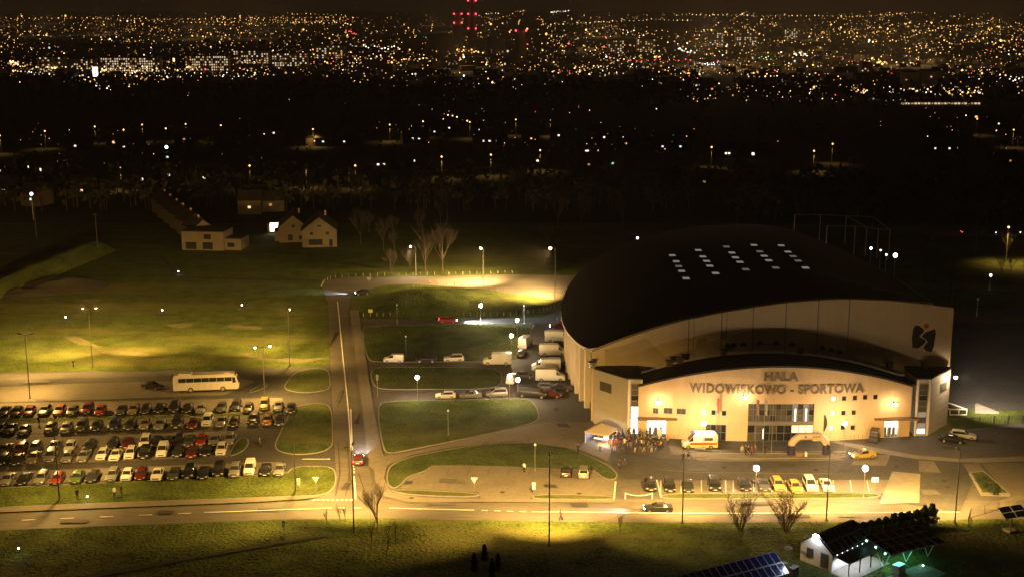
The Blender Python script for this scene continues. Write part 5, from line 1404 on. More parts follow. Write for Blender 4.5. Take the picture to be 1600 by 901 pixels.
bush(1157, 829, 11, 5.9, 1.0, 2, 'leafless bushy tree on the verge, nearer the chain barrier')
bush(1229, 830, 19, 5.6, 1.2, 4, 'bushy tree with withered leaves on the verge, nearer the conifer hedge')
for i, (px, py, h) in enumerate(((511, 818, 2.6), (531, 816, 3.0), (540, 814, 2.4), (968, 835, 3.2), (618, 850, 3.6), (580, 860, 5.0), (604, 870, 5.5))):
    bare_tree('sapling', px, py, 40 + i, h, .4, ('thin leafless sapling on the verge, first of three by the junction', 'thin leafless sapling on the verge, tallest of three by the junction', 'thin leafless sapling on the verge, beside the tall street lamp', 'lone leafless sapling on the verge opposite the chain barrier', 'leafless sapling in the dark verge beside the lit roadside tree', 'taller leafless sapling in the dark verge below the lit roadside tree', 'tallest leafless sapling in the dark verge below the lit roadside tree')[i], 'saplings on the verge', 'bark', 0, 3, .5, r0=.05)
for i, (px, py, h, lab) in enumerate(((665, 431, 15, 'tall leafless tree behind the loop road lamp, thicker of two'), (692, 430, 16, 'tall leafless tree behind the loop road, slimmer of two'), (612, 430, 8, 'small leafless tree at the far edge of the loop road'), (640, 427, 9, 'leafless tree close behind the dim loop lamp'))):
    bare_tree('leafless_tree', px, py, 60 + i, h, .85, lab, 'trees behind the loop road', 'bark', 0, 5, .4, r0=.16)
def conifer(px, py, h, r, label, group, seed, loc=None):
    p = loc or G(px, py); t = thing('conifer', p, label, 'conifer', group)
    rg = random.Random(seed); b = MB(); b.tube((0, 0, 0), (0, 0, h * .5), .07, .04, 6); b.build('trunk', M['bark'], t)
    c = MB()
    for k in range(800):
        z = h * (.06 + .94 * rg.random() ** 1.1); q = z / h; rr = r * min(1, (1 - q) ** .42 * 1.2) * (.55 + .5 * rg.random()) * (1 + .25 * math.sin(q * 17 + seed))
        a = rg.uniform(0, 6.283); o = Vector((rr * math.cos(a), rr * math.sin(a), z)); d = Vector((math.cos(a) * .35, math.sin(a) * .35, 1)).normalized() * rg.uniform(.16, .3); s = Vector((-math.sin(a), math.cos(a), rg.uniform(-.4, .4))) * rg.uniform(.07, .13)
        c.face([o - s, o + s, o + d])
        c.face([o - Vector((math.cos(a), math.sin(a), 0)) * .12, o + d * .9 + s * .3, o + s * 1.1])
    c.build('crown', M['thuja'], t)
    return t
for i in range(11):
    k = i / 10; conifer(1336 + 119 * k, 839 - 18 * k - (3 if i == 10 else 0), (2.0 + .95 * k + rnd.uniform(-.25, .25)), .82 + .08 * k, f'dark thuja in the hedge above the solar plot, {ORD[i]} from the gabled house', 'thuja hedge', 100 + i)
for i, (px, py, h, lab) in enumerate(((741, 893, 2.5, 'slim dark conifer on the near verge, first of four'), (757, 876, 2.2, 'slim dark conifer on the near verge, set back from the other three'), (769, 903, 2.6, 'slim dark conifer on the near verge, closest of four'), (778, 892, 2.4, 'slim dark conifer on the near verge, last of four'))):
    conifer(px, py, h, .38, lab, 'conifers on the near verge', 200 + i)
# planted bed by the terrace
for i, (px, py, r, lab) in enumerate(((1536, 752, 1.1, 'round shrub in the kerbed bed, at its far end'), (1548, 762, 1.25, 'large round shrub in the middle of the kerbed bed'), (1553, 768, .9, 'low shrub at the near end of the kerbed bed'))):
    t = thing('shrub', G(px, py, .4), lab, 'shrub', 'shrubs in the kerbed bed'); rg = random.Random(300 + i); c = MB(); s_ = MB()
    for k in range(7): s_.tube((0, 0, 0), (rg.uniform(-.6, .6) * r, rg.uniform(-.6, .6) * r, r * .9), .03, .01, 4)
    s_.build('stem', M['bark'], t)
    for k in range(420):
        v = Vector((rg.gauss(0, 1), rg.gauss(0, 1), rg.gauss(0, 1))).normalized() * r * (.6 + .45 * rg.random()); v.z = abs(v.z) * .9
        a = Vector((rg.uniform(-1, 1), rg.uniform(-1, 1), rg.uniform(-1, 1))).normalized() * .14; b_ = a.orthogonal().normalized() * .09
        c.face([v - a, v + b_, v + a, v - b_])
    c.build('foliage', M['thuja'], t)
# grass tufts on the near verge, one mass
tf = MB(); rg = random.Random(5)
for k in range(9000):
    px = rg.uniform(-20, 1480); py = rg.uniform(max(813, 829 - px * .035), 903)
    if noise.noise((px * .02, py * .05, 0)) < -.1: continue
    p = G(px, py); h = rg.uniform(.05, .13); a = rg.uniform(0, 6.28)
    for q in range(2):
        a += 1.7; dx, dy = math.cos(a) * .09, math.sin(a) * .09
        tf.face([(p.x - dx, p.y - dy, 0), (p.x + dx, p.y + dy, 0), (p.x + dy * .8, p.y - dx * .8, h)])
tf.build('grass_tufts', M['grass'], kind='stuff')

# ================================================================== SOLAR PLOT
e1 = Vector((.76, .65, 0)); e2 = Vector((.65, -.76, 0)); AZ = math.atan2(e1.y, e1.x)
A = G(1250, 874)
def frame_at(o, z=0): return Matrix(((e1.x, e2.x, 0, o.x), (e1.y, e2.y, 0, o.y), (0, 0, 1, z), (0, 0, 0, 1)))
def slab(mb, M4, corners, th, m=0):
    """a thin plate through four corners (local), extruded along its normal"""
    c = [M4 @ Vector(q) for q in corners]; n = (c[1] - c[0]).cross(c[3] - c[0]).normalized()
    if n.z < 0: n = -n
    b = len(mb.v); mb.v += [tuple(q) for q in c] + [tuple(q + n * th) for q in c]
    for f in ((3, 2, 1, 0), (4, 5, 6, 7), (0, 1, 5, 4), (1, 2, 6, 5), (2, 3, 7, 6), (3, 0, 4, 7)): mb.f.append(tuple(b + i for i in f)); mb.m.append(m)
def lay_panels(root, M4, o, u, v, nu, nv, pm='pv', lift=.1, gap=.035):
    """solar panels with aluminium frames laid over the plane o + s u + t v"""
    o, u, v = Vector(o), Vector(u), Vector(v); n = u.cross(v).normalized(); n = n if n.z > 0 else -n
    gu, gv = gap / u.length, gap / v.length
    for i in range(nu):
        for j in range(nv):
            a, b_, c, d = i / nu + gu, (i + 1) / nu - gu, j / nv + gv, (j + 1) / nv - gv
            q = [o + u * s + v * t + n * lift for s, t in ((a, c), (b_, c), (b_, d), (a, d))]
            f = MB(); slab(f, M4, q, .04); fr = f.build('panel_frame', M['alu'], root); fr.matrix_parent_inverse = Matrix.Translation(root.location).inverted()
            cn = sum(q, Vector()) / 4; q2 = [cn + (p - cn) * .93 + n * .03 for p in q]
            f = MB(); slab(f, M4, q2, .015); ce = f.build('solar_panel', M[pm], fr)
def wpart(mb, name, m, root, **k):
    o = mb.build(name, m, root, **k); o.matrix_parent_inverse = Matrix.Translation(root.location).inverted(); return o
M['pv_black'] = mat('black photovoltaic cell', (.012, .012, .016), .25, spec=.4)
# gabled house
M4 = frame_at(A); Lh, Wh, Hh_, Hr = 7.6, 5.0, 2.5, 4.3
house = thing('gabled_house', A, 'small white gabled house with black solar roof and a dazzling lamp at its peak', 'house')
def loc_face(mb, q): mb.face([M4 @ Vector(p) for p in q])
b = MB()
loc_face(b, [(0, 0, 0), (0, Wh, 0), (0, Wh, Hh_), (0, Wh / 2, Hr), (0, 0, Hh_)]); loc_face(b, [(Lh, 0, 0), (Lh, Wh, 0), (Lh, Wh, Hh_), (Lh, Wh / 2, Hr), (Lh, 0, Hh_)])
loc_face(b, [(0, Wh, 0), (Lh, Wh, 0), (Lh, Wh, Hh_), (0, Wh, Hh_)]); loc_face(b, [(0, 0, 0), (Lh, 0, 0), (Lh, 0, Hh_), (0, 0, Hh_)])
wpart(b, 'wall', M['white'], house)
b = MB(); slab(b, M4, [(-.25, Wh + .3, Hh_ - .18), (Lh + .2, Wh + .3, Hh_ - .18), (Lh + .2, Wh / 2, Hr + .05), (-.25, Wh / 2, Hr + .05)], .14); slab(b, M4, [(-.25, -.3, Hh_ - .18), (Lh + .2, -.3, Hh_ - .18), (Lh + .2, Wh / 2, Hr + .05), (-.25, Wh / 2, Hr + .05)], .14)
wpart(b, 'roof', M['black'], house)
lay_panels(house, M4, (-.2, Wh / 2 + .1, Hr + .1), (Lh + .3, 0, 0), (0, Wh / 2 + .1, -(Hr - Hh_) - .05), 7, 2, 'pv_black', .14)
for y0, w_ in ((1.0, 1.1), (3.2, 1.2)):
    b = MB(); q = [M4 @ Vector(p) for p in ((-.03, y0, .9 if y0 < 2 else .15), (-.03, y0 + w_, .9 if y0 < 2 else .15), (-.03, y0 + w_, 2.2), (-.03, y0, 2.2))]; b.face(q); f = wpart(b, 'window', M['frame'], house)
    b = MB(); c = sum(q, Vector()) / 4; b.face([c + (p - c) * .88 - e1 * .02 for p in q]); o = b.build('pane', M['glass_dim'], f)
# porch with posts, lit from below its roof
b = MB(); slab(b, M4, [(0, Wh + .35, 2.25), (Lh, Wh + .35, 2.25), (Lh, Wh + 2.6, 1.95), (0, Wh + 2.6, 1.95)], .1); wpart(b, 'porch_roof', M['black'], house)
for k in range(4):
    b = MB(); p = M4 @ Vector((.15 + (Lh - .3) * k / 3, Wh + 2.45, 0)); b.tube(p, p + Vector((0, 0, 1.95)), .07, .07, 6)
    for s in (-1, 1):
        if 0 <= k + s <= 3: b.tube(p + Vector((0, 0, 1.45)), p + e1 * (s * .5) + Vector((0, 0, 1.93)), .04, .04, 5)
    wpart(b, 'porch_post', M['black'], house)
b = MB(); slab(b, M4, [(-.4, Wh + .02, .02), (Lh + .4, Wh + .02, .02), (Lh + .4, Wh + 3.4, .02), (-.4, Wh + 3.4, .02)], .06); wpart(b, 'porch_floor', M['concrete'], house)
for k in range(7):
    b = MB(); p = M4 @ Vector((.5 + 1.1 * k, Wh + .36, 2.38)); b.ball(p, .055, 6, 4); wpart(b, 'string_light', emit('string light', (.9, .93, 1), 9.0) if k == 0 else bpy.data.materials['string light'], house)
for k in range(3):
    p = M4 @ Vector((1.2 + 2.4 * k, Wh + 1.3, 1.9)); spot(p, p + Vector((0, 0, -2)), 260, (.86, .9, 1), 165, .5, .2, house)
p = M4 @ Vector((-.45, Wh / 2, Hr - .05)); b = MB(); b.ball(p, .3, 10, 6); wpart(b, 'peak_lamp', emit('cold peak lamp', (.84, .9, 1), 90.0), house)
# green lit carport with a tilted solar roof
cp_ = G(1392, 903); car_p = thing('solar_carport', cp_, 'black solar carport glowing green underneath beside the gabled house', 'carport')
q = {'fl': G(1391, 867, 2.3), 'fr': G(1470, 847, 2.3), 'br': G(1436, 820, 3.4), 'bl': G(1349, 838, 3.4)}
I4 = Matrix.Identity(4)
b = MB(); slab(b, I4, [q['fl'], q['fr'], q['br'], q['bl']], .08); wpart(b, 'roof_deck', M['frame'], car_p)
o_, u_, v_ = q['bl'], q['br'] - q['bl'], q['fl'] - q['bl']
lay_panels(car_p, I4, o_, u_, v_, 6, 3, 'pv_black', .1)
for k in (.06, .5, .92):
    f0 = q['fl'].lerp(q['fr'], k); b0 = q['bl'].lerp(q['br'], k); mid = f0.lerp(b0, .35); foot = Vector((mid.x, mid.y, 0))
    b = MB(); b.tube(foot, f0.lerp(b0, .08) - Vector((0, 0, .05)), .07, .07, 6); b.tube(foot, f0.lerp(b0, .75) - Vector((0, 0, .05)), .06, .06, 6); b.tube(f0 - Vector((0, 0, .06)), b0 - Vector((0, 0, .06)), .06, .06, 6); wpart(b, 'support', M['white'], car_p)
b = MB(); b.tube(q['fl'] - Vector((0, 0, .05)), q['fr'] - Vector((0, 0, .05)), .07, .07, 6); wpart(b, 'front_beam', M['white'], car_p)
for k in (.12, .4, .62):
    p = q['fl'].lerp(q['br'], k * .9) - Vector((0, 0, .5)); spot(p, p + Vector((0, -.4, -2)), 170, (.2, 1, .66), 165, .6, .15, car_p)
for i in range(3):
    p = q['bl'].lerp(q['fl'], .15 + .35 * i) - Vector((.12, 0, .15)); b = MB(); b.ball(p, .11, 6, 4); wpart(b, 'green_light', emit('green lamp', (.3, 1, .75), 16.0) if i == 0 else bpy.data.materials['green lamp'], car_p)
ch = G(1404, 893); b = MB(); b.box((ch.x, ch.y, .55), (1.5, 1.0, 1.1), AZ); o = b.build('white_chest', M['white']); tag(o, 'white chest standing under the green lit carport', 'chest')
fl_ = [G(1375, 905), G(1440, 880), G(1478, 895), G(1420, 925)]; fill(fl_, .05, 'carport_floor', M['concrete'])
gl = G(1442, 886); t = thing('ground_light', gl, 'small round light on the ground beside the carport', 'lamp'); b = MB(); b.tube((0, 0, 0), (0, 0, .2), .1, .08, 8); b.build('post', M['steel'], t); b = MB(); b.ball((0, 0, .3), .13, 8, 5); b.build('globe', emit('pale green globe', (.6, 1, .8), 8.0), t)
# ground mounted array in the near corner
top_r = G(1210, 861, 2.7); arr = thing('solar_array', Vector((top_r.x, top_r.y, 0)), 'large blue solar array on the ground in the near corner', 'solar array')
u_ = Vector((-.88, -.475, 0)) * 19.2; v_ = Vector((.475, -.88, 0)) * 3.1 + Vector((0, 0, -1.8))
lay_panels(arr, I4, top_r, u_, v_, 18, 2, 'pv', 0.05)
for k in range(9):
    p = top_r + u_ * (k / 8 * .98 + .01) + v_ * .2; b = MB(); b.tube((p.x, p.y, 0), p - Vector((0, 0, .02)), .05, .05, 6); p2 = top_r + u_ * (k / 8 * .98 + .01) + v_ * .85; b.tube((p2.x, p2.y, 0), p2 - Vector((0, 0, .02)), .05, .05, 6); wpart(b, 'stand', M['steel'], arr)
p = G(1222, 905); spot((p.x + 3, p.y + 1.5, 5), (p.x - 3, p.y + 1, 1), 500, (.7, .8, 1), 120, .8, .3, house)
# clutter beside the house
for px, py, lab in ((1222, 893, 'grey equipment cabinet at the end of the blue solar array'), (1240, 899, 'pale heat pump unit beside the gabled house wall')):
    t = thing('equipment_cabinet', G(px, py), lab, 'cabinet', None, AZ); b = MB(); b.box((0, 0, .6), (1.3, .7, 1.2)); b.build('housing', M['concrete'], t); b = MB(); b.box((0, -.36, .65), (1.0, .03, .8)); b.build('grille', M['frame'], t); b = MB(); b.box((0, 0, 1.23), (1.4, .8, .06)); b.build('lid', M['frame'], t)
t = thing('garden_parasol', G(1231, 875), 'small pale round parasol between solar array and gabled house', 'parasol'); b = MB(); b.tube((0, 0, 0), (0, 0, 2.0), .03, .03, 6); b.build('pole', M['steel'], t); b = MB(); b.lathe([(.6, 1.75), (.35, 1.95), (.01, 2.1)], (0, 0, 0), 10); b.build('canopy', M['concrete'], t)
# sun tracker
tk = thing('solar_tracker', G(1578, 829), 'four panel solar tracker on a post with a concrete foot', 'solar tracker'); kp = tk.location
b = MB(); b.box((kp.x, kp.y, .15), (1.4, 1.4, .3), .4); wpart(b, 'foot', M['concrete'], tk)
b = MB(); b.tube((kp.x, kp.y, .3), (kp.x, kp.y, 2.6), .1, .08, 8); wpart(b, 'post', M['steel'], tk)
lay_panels(tk, I4, Vector((kp.x - 1.7, kp.y + .9, 3.1)), Vector((3.5, .5, .35)), Vector((.55, -1.9, -1.0)), 2, 2, 'pv', .02)
# fences round the plot
def fence(path, h, label, n, name='wire_fence', m='steel'):
    p = [G(*q) for q in path]; t = thing(name, Vector((p[0].x, p[0].y, 0)), label, 'fence', 'fences round the solar plot'); tot = []
    for a, b_ in zip(p, p[1:]):
        k = max(1, round((b_ - a).length / n))
        for i in range(k): tot.append(a.lerp(b_, i / k))
    tot.append(p[-1])
    for a in tot:
        b = MB(); b.tube(a, a + Vector((0, 0, h + .1)), .05, .05, 6); wpart(b, 'post', M[m], t)
    for a, b_ in zip(tot, tot[1:]):
        b = MB()
        for k in range(7): z = .1 + (h - .1) * k / 6; b.tube(a + Vector((0, 0, z)), b_ + Vector((0, 0, z)), .018, .018, 3, caps=False)
        for k in range(1, 14): c = a.lerp(b_, k / 14); b.tube(c + Vector((0, 0, .1)), c + Vector((0, 0, h)), .014, .014, 3, caps=False)
        wpart(b, 'mesh_panel', M[m], t)
fence([(1337, 846), (1400, 834), (1462, 823)], 1.8, 'grey mesh fence below the thuja hedge', 2.4)
fence([(1512, 822), (1516, 808), (1560, 796), (1640, 793)], 1.4, 'grey mesh fence bending round the tracker plot beside the terrace', 2.4)
# ================================================================== THE SUBURB AND THE CITY
rc = random.Random(21)
def CE(name, col, s): return emit(name, col, s, sample=False)
LC = {'amber': CE('amber city light', (1, .5, .12), 4), 'warm': CE('warm city light', (1, .6, .24), 4.4), 'white': CE('white city light', (1, .82, .56), 4.5), 'cold': CE('cold city light', (.8, .9, 1), 7), 'red': CE('red city light', (1, .05, .08), 7), 'green': CE('green city light', (.5, 1, .45), 3), 'dim': CE('dim amber city light', (1, .5, .17), 1.2)}
for _k, _c in (('amber', (1, .48, .11)), ('warm', (1, .58, .22)), ('white', (1, .84, .6)), ('cold', (.8, .9, 1))):
    LC[_k + '2'] = CE(f'faint {_k} city light', _c, 1.2); LC[_k + '3'] = CE(f'very faint {_k} city light', _c, .33)
LKEY = list(LC)
HW = {'white': CE('house window white', (1, .84, .6), 2.0), 'warm': CE('house window warm', (1, .6, .27), 1.5), 'cold': CE('house window cold', (.8, .88, 1), 1.5), 'dim': CE('house window dim', (1, .5, .17), .5), 'amber': CE('house window amber', (1, .5, .13), 1.5), 'green': CE('house window green', (.5, 1, .5), 1.0)}
# ---- houses near the fields
def house_at(px, py, w, d, hw, hr, rz, label, wins=(), wallm='house', group='houses beyond the fields', chim=True, flat=False):
    p = G(px, py); t = thing('house', p, label, 'house', group, rz)
    b = MB()
    if flat: b.box((0, 0, hw / 2), (w, d, hw)); b.build('wall', M[wallm], t); b = MB(); b.box((0, 0, hw + .12), (w + .3, d + .3, .24)); b.build('roof', M['tile'], t)
    else:
        for y in (-d / 2, d / 2): b.face([(-w / 2, y, 0), (w / 2, y, 0), (w / 2, y, hw), (0, y, hr), (-w / 2, y, hw)])
        for x in (-w / 2, w / 2): b.face([(x, -d / 2, 0), (x, d / 2, 0), (x, d / 2, hw), (x, -d / 2, hw)])
        b.build('wall', M[wallm], t)
        b = MB(); e = .4
        for s in (-1, 1):
            k = (hr - hw) / (w / 2); q = [(0, -d / 2 - e, hr), (s * (w / 2 + e), -d / 2 - e, hw - k * e), (s * (w / 2 + e), d / 2 + e, hw - k * e), (0, d / 2 + e, hr)]
            b.face(q); b.face([(x, y, z + .18) for x, y, z in q][::-1]); b.face([q[1], q[2], (q[2][0], q[2][1], q[2][2] + .18), (q[1][0], q[1][1], q[1][2] + .18)]); b.face([q[0], q[1], (q[1][0], q[1][1], q[1][2] + .18), (q[0][0], q[0][1], q[0][2] + .18)])
        rf_ = b.build('roof', M['tile'], t)
        if chim: b = MB(); b.box((w * .18, d * .2, hr - .1), (.6, .6, 1.5)); b.build('chimney', M['render'], rf_)
    for x, z, ww, wh, m in wins:
        b = MB(); b.box((x, -d / 2 - .03, z), (ww + .16, .08, wh + .16)); f = b.build('window', M['frame'], t)
        b = MB(); b.box((x, -d / 2 - .06, z), (ww, .06, wh)); b.build('pane', m, f)
    return t
EW, GL_ = CE('lit house window', (1, .88, .68), 5), M['glass']
house_at(500, 380, 10.5, 14, 5.2, 9.2, R(8), 'white gabled house with a wide dark window at the field edge', [(-1.2, 1.6, 4.2, 1.9, GL_), (0, 6.6, 1.3, .7, GL_), (3.4, 1.3, 1.1, 2.2, GL_), (-2.4, 4.3, 1.1, 1.0, GL_), (2.4, 4.3, 1.1, 1.0, GL_)])
house_at(460, 372, 9, 16, 4.8, 8.4, R(8), 'gabled house behind the white one, with a long lit roof edge', [(-1, 1.6, 1.6, 2.0, GL_), (2.2, 1.5, 1.2, 1.4, GL_), (0, 5.2, 1.2, 1.0, GL_)])
house_at(443, 374, 5, 6, 3.0, 4.8, R(8), 'small outbuilding with two dazzling white windows beside the gabled houses', [(.4, 1.5, 3.2, 2.6, EW)], flat=True)
house_at(431, 362, 5, 6, 3.0, 4.8, R(8), 'small outbuilding with one lit window behind the gabled houses', [(0, 2.0, 3.4, 2.8, EW)], flat=True)
house_at(325, 387, 13, 9, 5.6, 6, R(-6), 'modern flat roofed white house with dark ground floor openings', [(-3.6, 1.4, 3.4, 2.2, GL_), (1.6, 4.2, 2.2, 1.6, GL_), (1.6, 1.4, 3.2, 2.2, GL_)], flat=True)
house_at(356, 387, 11, 8, 3.4, 4, R(-6), 'low white annexe joined to the modern flat roofed house', [(2.4, 1.6, 2.2, 1.4, GL_)], flat=True)
for i, (px, py, lx) in enumerate(((310, 378, 0), (298, 366, 1), (286, 357, 1), (276, 349, 2), (266, 341, 0), (257, 333, 0))):
    house_at(px, py, 6, 9, 5.2, 7.6, R(35), f'terraced house in the lit row leading to the modern house, {ORD[i]} from it', [(.5, 1.6, 1.1, 1.6, EW if lx else GL_), (-1.4, 4.0, .9, .9, EW if lx == 2 else GL_)], group='terraced houses beyond the lawn')
# further houses whose windows glow in the dark
spots_ = [(222, 286, 1.0, 'white'), (319, 284, .9, 'white'), (392, 322, .5, 'white'), (390, 331, .6, 'warm'), (404, 323, .3, 'warm'), (423, 327, .4, 'dim'), (62, 271, 1.3, 'white'), (46, 266, .8, 'white'), (0, 272, .6, 'warm'), (48, 318, .8, 'cold'), (128, 304, .5, 'warm'), (6, 304, .4, 'warm'), (178, 226, .9, 'warm'), (184, 224, .4, 'white'), (194, 227, .4, 'white'), (203, 226, .5, 'warm'), (208, 231, .5, 'white'), (194, 233, .4, 'white'), (111, 228, .4, 'warm'), (118, 232, .4, 'white'), (346, 223, .8, 'white'), (352, 223, .7, 'white'), (288, 221, .7, 'dim'), (264, 279, .5, 'cold'), (262, 250, .6, 'cold'), (492, 224, .5, 'warm'), (505, 225, .4, 'cold'), (538, 225, .4, 'cold'), (425, 199, .4, 'white'), (428, 211, .3, 'white'), (645, 220, .4, 'white'), (655, 220, .3, 'white'), (679, 209, .4, 'cold'), (702, 203, .35, 'white'), (755, 224, .5, 'white'), (765, 224, .5, 'white'), (774, 224, .4, 'white'), (748, 206, .5, 'cold'), (758, 206, .4, 'warm'), (647, 256, .35, 'white'), (657, 256, .4, 'white'), (591, 262, .35, 'white'), (600, 262, .35, 'white'), (818, 199, .5, 'cold'), (820, 203, .4, 'cold'), (827, 204, .4, 'white'), (830, 220, .5, 'amber'), (840, 256, .4, 'white'), (873, 215, .6, 'white'), (932, 212, .6, 'cold'), (944, 218, .4, 'white'), (917, 241, 1.1, 'white'), (937, 241, 1.2, 'white'), (949, 251, .5, 'green'), (957, 260, .5, 'green'), (920, 262, .3, 'dim'), (978, 228, .5, 'amber'), (980, 215, .4, 'warm'), (1022, 219, .6, 'white'), (1030, 222, .7, 'warm'), (1040, 224, .6, 'white'), (1045, 231, .8, 'white'), (1060, 232, .5, 'white'), (1072, 217, .5, 'warm'), (1035, 233, .6, 'cold'), (1032, 299, .5, 'white'), (1026, 300, .4, 'white'), (1024, 292, .4, 'warm'), (1038, 292, .4, 'warm'), (1046, 291, .3, 'warm'), (1063, 233, .5, 'cold'), (1134, 244, .7, 'white'), (1139, 244, .5, 'white'), (1176, 245, 1.0, 'white'), (1182, 245, .6, 'white'), (1462, 209, .5, 'cold'), (1472, 213, .6, 'cold'), (1485, 218, .6, 'white'), (1500, 219, .6, 'white'), (1505, 220, .4, 'white'), (1461, 236, .4, 'cold'), (1483, 236, .4, 'cold'), (1494, 235, .3, 'cold'), (1504, 235, .3, 'cold'), (1525, 185, .8, 'amber'), (1550, 192, .4, 'white'), (1560, 196, .4, 'white'), (1578, 256, .3, 'dim'), (1100, 290, .3, 'dim')]
names = {'white': 'white', 'warm': 'warm', 'cold': 'bluish', 'dim': 'dim amber', 'amber': 'amber', 'green': 'greenish'}
side = lambda x: ('beyond the wide lawn' if x < 360 else 'beyond the side road' if x < 620 else 'beyond the loop road' if x < 880 else 'behind the hall dome' if x < 1200 else 'beyond the dark yard')
seen = {}
labs = {}
for i in sorted(range(len(spots_)), key=lambda i: spots_[i][0]):
    b_ = f"dark house {side(spots_[i][0])} with one {names[spots_[i][3]]} lit window"; seen[b_] = seen.get(b_, 0) + 1
    labs[i] = f"{b_}, {ORD[seen[b_] - 1]} from lawn"
PANE = MB(); PANE.box((0, 0, 0), (1, .08, 1)); PANE_ME = {}
for i, (px, py, s, c) in enumerate(spots_):
    p = G(px, py + 4); k = scale_at(py + 4); w_ = 3.9 * s / k
    D_ = p.length; w_ = min(3.0, max(.8, w_)); n_wins = 1
    lab = labs[i]
    t = thing('far_house', p, lab, 'house', 'houses with lit windows in the dark suburb', rc.uniform(-.4, .4))
    ww, hh = rc.uniform(8, 11), rc.uniform(4.2, 5.5)
    b = MB(); b.box((0, 4, hh / 2), (ww, 8, hh)); b.build('wall', M['house'] if rc.random() < .4 else M['tile'], t)
    b = MB()
    for sgn in (-1, 1): b.face([(-ww / 2 - .3, 4, hh + 3), (ww / 2 + .3, 4, hh + 3), (ww / 2 + .3, 4 + sgn * 4.5, hh - .3), (-ww / 2 - .3, 4 + sgn * 4.5, hh - .3)])
    for x in (-ww / 2, ww / 2): b.face([(x, 0, hh), (x, 8, hh), (x, 4, hh + 2.8)])
    b.build('roof', M['tile'], t)
    b = MB(); b.box((0, -.06, min(hh - w_ / 2, 4.6 / k * CT if False else 2.6)), (w_ * 1.25, .12, w_)); b.build('window', HW[c], t)
# a floodlit patch and small lit facades in the suburb
# ---- distant street lamps, each on its own pole
def far_lamp(px, py, h, c, label, group, r=.36, pool=0):
    p = G(px, py); p = at_terrain(px, py) if py < 150 else p
    hh = h; q = P(px, py, (p - Vector((0, 0, CAMH))).length)
    base = G(px, py, hh) if py >= 150 else p; base = Vector((base.x, base.y, p.z if py < 150 else 0))
    t = thing('street_lamp', base, label, 'street lamp', group)
    b = MB(); b.tube((0, 0, 0), (0, 0, hh - .2), .14, .1, 6); b.build('pole', M['steel'], t)
    b = MB(); b.ball((0, 0, hh), r, 8, 5); b.build('lamp', LC[c], t)
    if pool: spot((base.x, base.y - 1, hh - 1), (base.x, base.y - 3, 0), pool * .26, SODIUM, 128, .8, .3, t)
    return t
for px, py, c, pl in sorted(((70, 205, 'amber', 9000), (148, 198, 'amber', 9000), (222, 195, 'amber', 12000), (290, 194, 'amber', 12000), (345, 196, 'amber', 9000), (390, 259, 'amber', 7000), (478, 258, 'amber', 16000), (489, 202, 'amber', 20000), (555, 259, 'amber', 9000), (609, 195, 'amber', 14000), (661, 190, 'warm', 6000), (690, 245, 'amber', 16000), (767, 242, 'amber', 12000), (1272, 236, 'amber', 16000), (1301, 225, 'amber', 9000), (844, 235, 'amber', 16000), (1112, 230, 'amber', 9000), (734, 191, 'amber', 9000), (700, 180, 'warm', 0), (707, 181, 'warm', 0), (714, 183, 'warm', 0), (730, 189, 'warm', 0), (0, 212, 'amber', 9000), (860, 188, 'dim', 12000), (806, 187, 'amber', 9000), (1584, 203, 'amber', 12000), (1527, 186, 'amber', 9000), (188, 262, 'dim', 16000), (748, 148, 'warm', 0), (259, 201, 'warm', 0), (193, 203, 'warm', 0))):
    near_ = 'among houses ' + side(px); kk = (c, near_); seen[kk] = seen.get(kk, 0) + 1
    far_lamp(px, py, 9, c, f'distant {names[c] if c in names else c} street lamp {near_}, {ORD[seen[kk] - 1]} from lawn', 'distant street lamps in the suburb', .38 if c != 'dim' else .25, pl)
for px, py, h, r, lab in ((260, 230, 10, .75, 'dazzling bluish lamp on a pole in the dark suburb beyond the lawn'), (49, 303, 9, .55, 'dazzling white lamp on a pole above a lit yard beyond the earth bank'), (996, 372, 8, .35, 'lone bluish lamp just over the hall dome'), (1399, 399, 8, .6, 'dazzling bluish lamp behind the hall dome, brightest of a cluster'), (1361, 388, 8, .36, 'bluish lamp behind the hall dome, first of a cluster'), (1385, 398, 8, .26, 'small bluish lamp behind the hall dome inside a cluster'), (1376, 391, 8, .22, 'faint bluish lamp behind the hall dome between two others'), (1548, 430, 4, .35, 'small bluish lamp over a lit path beyond the dark yard')):
    far_lamp(px, py, h, 'cold', lab, 'cold lamps in the dark', r)
# lit road at the far edge with lamp posts
for px, py, h, lab in ((1525, 392, 10, 'unlit tall mast at the far road beyond the hall'), (1487, 480, 14, 'tall dark mast beside the dark yard behind the hall'), (1388, 398, 10, 'thin mast behind the hall dome'), (1362, 385, 10, 'thin mast in the cluster behind the hall dome'), (153, 395, 12, 'dark power pole at the end of the earth bank'), (57, 372, 12, 'dark power pole left of the lawn beyond the bank'.replace('left of', 'beside'))):
    t = thing('utility_mast', G(px, py), lab, 'mast', 'dark masts'); b = MB(); b.tube((0, 0, 0), (0, 0, h), .16, .1, 6); b.build('pole', M['bark'], t); b = MB(); b.box((0, 0, h - .5), (1.6, .12, .14)); b.build('crossarm', M['bark'], t)
far_lamp(1576, 355, 10, 'warm', 'lamp over the lit corner of the far road', 'distant street lamps in the suburb', .3, 22000)
far_lamp(1605, 356, 10, 'warm', 'lamp at the far road beyond the lit corner', 'distant street lamps in the suburb', .3, 26000)
sign(1576, 392, 5.5, 'board', 'pale board on posts beside the lit far road', M['concrete'])
trk = []
for i, px in enumerate((1512, 1545, 1583)):
    p = G(px, 366); car('saloon', 'dark', (p.x, p.y, .05), R(90), f'distant saloon driving on the far road, {ORD[i]} in the line', 'cars on the far road', lights='t' if i == 0 else 'h')
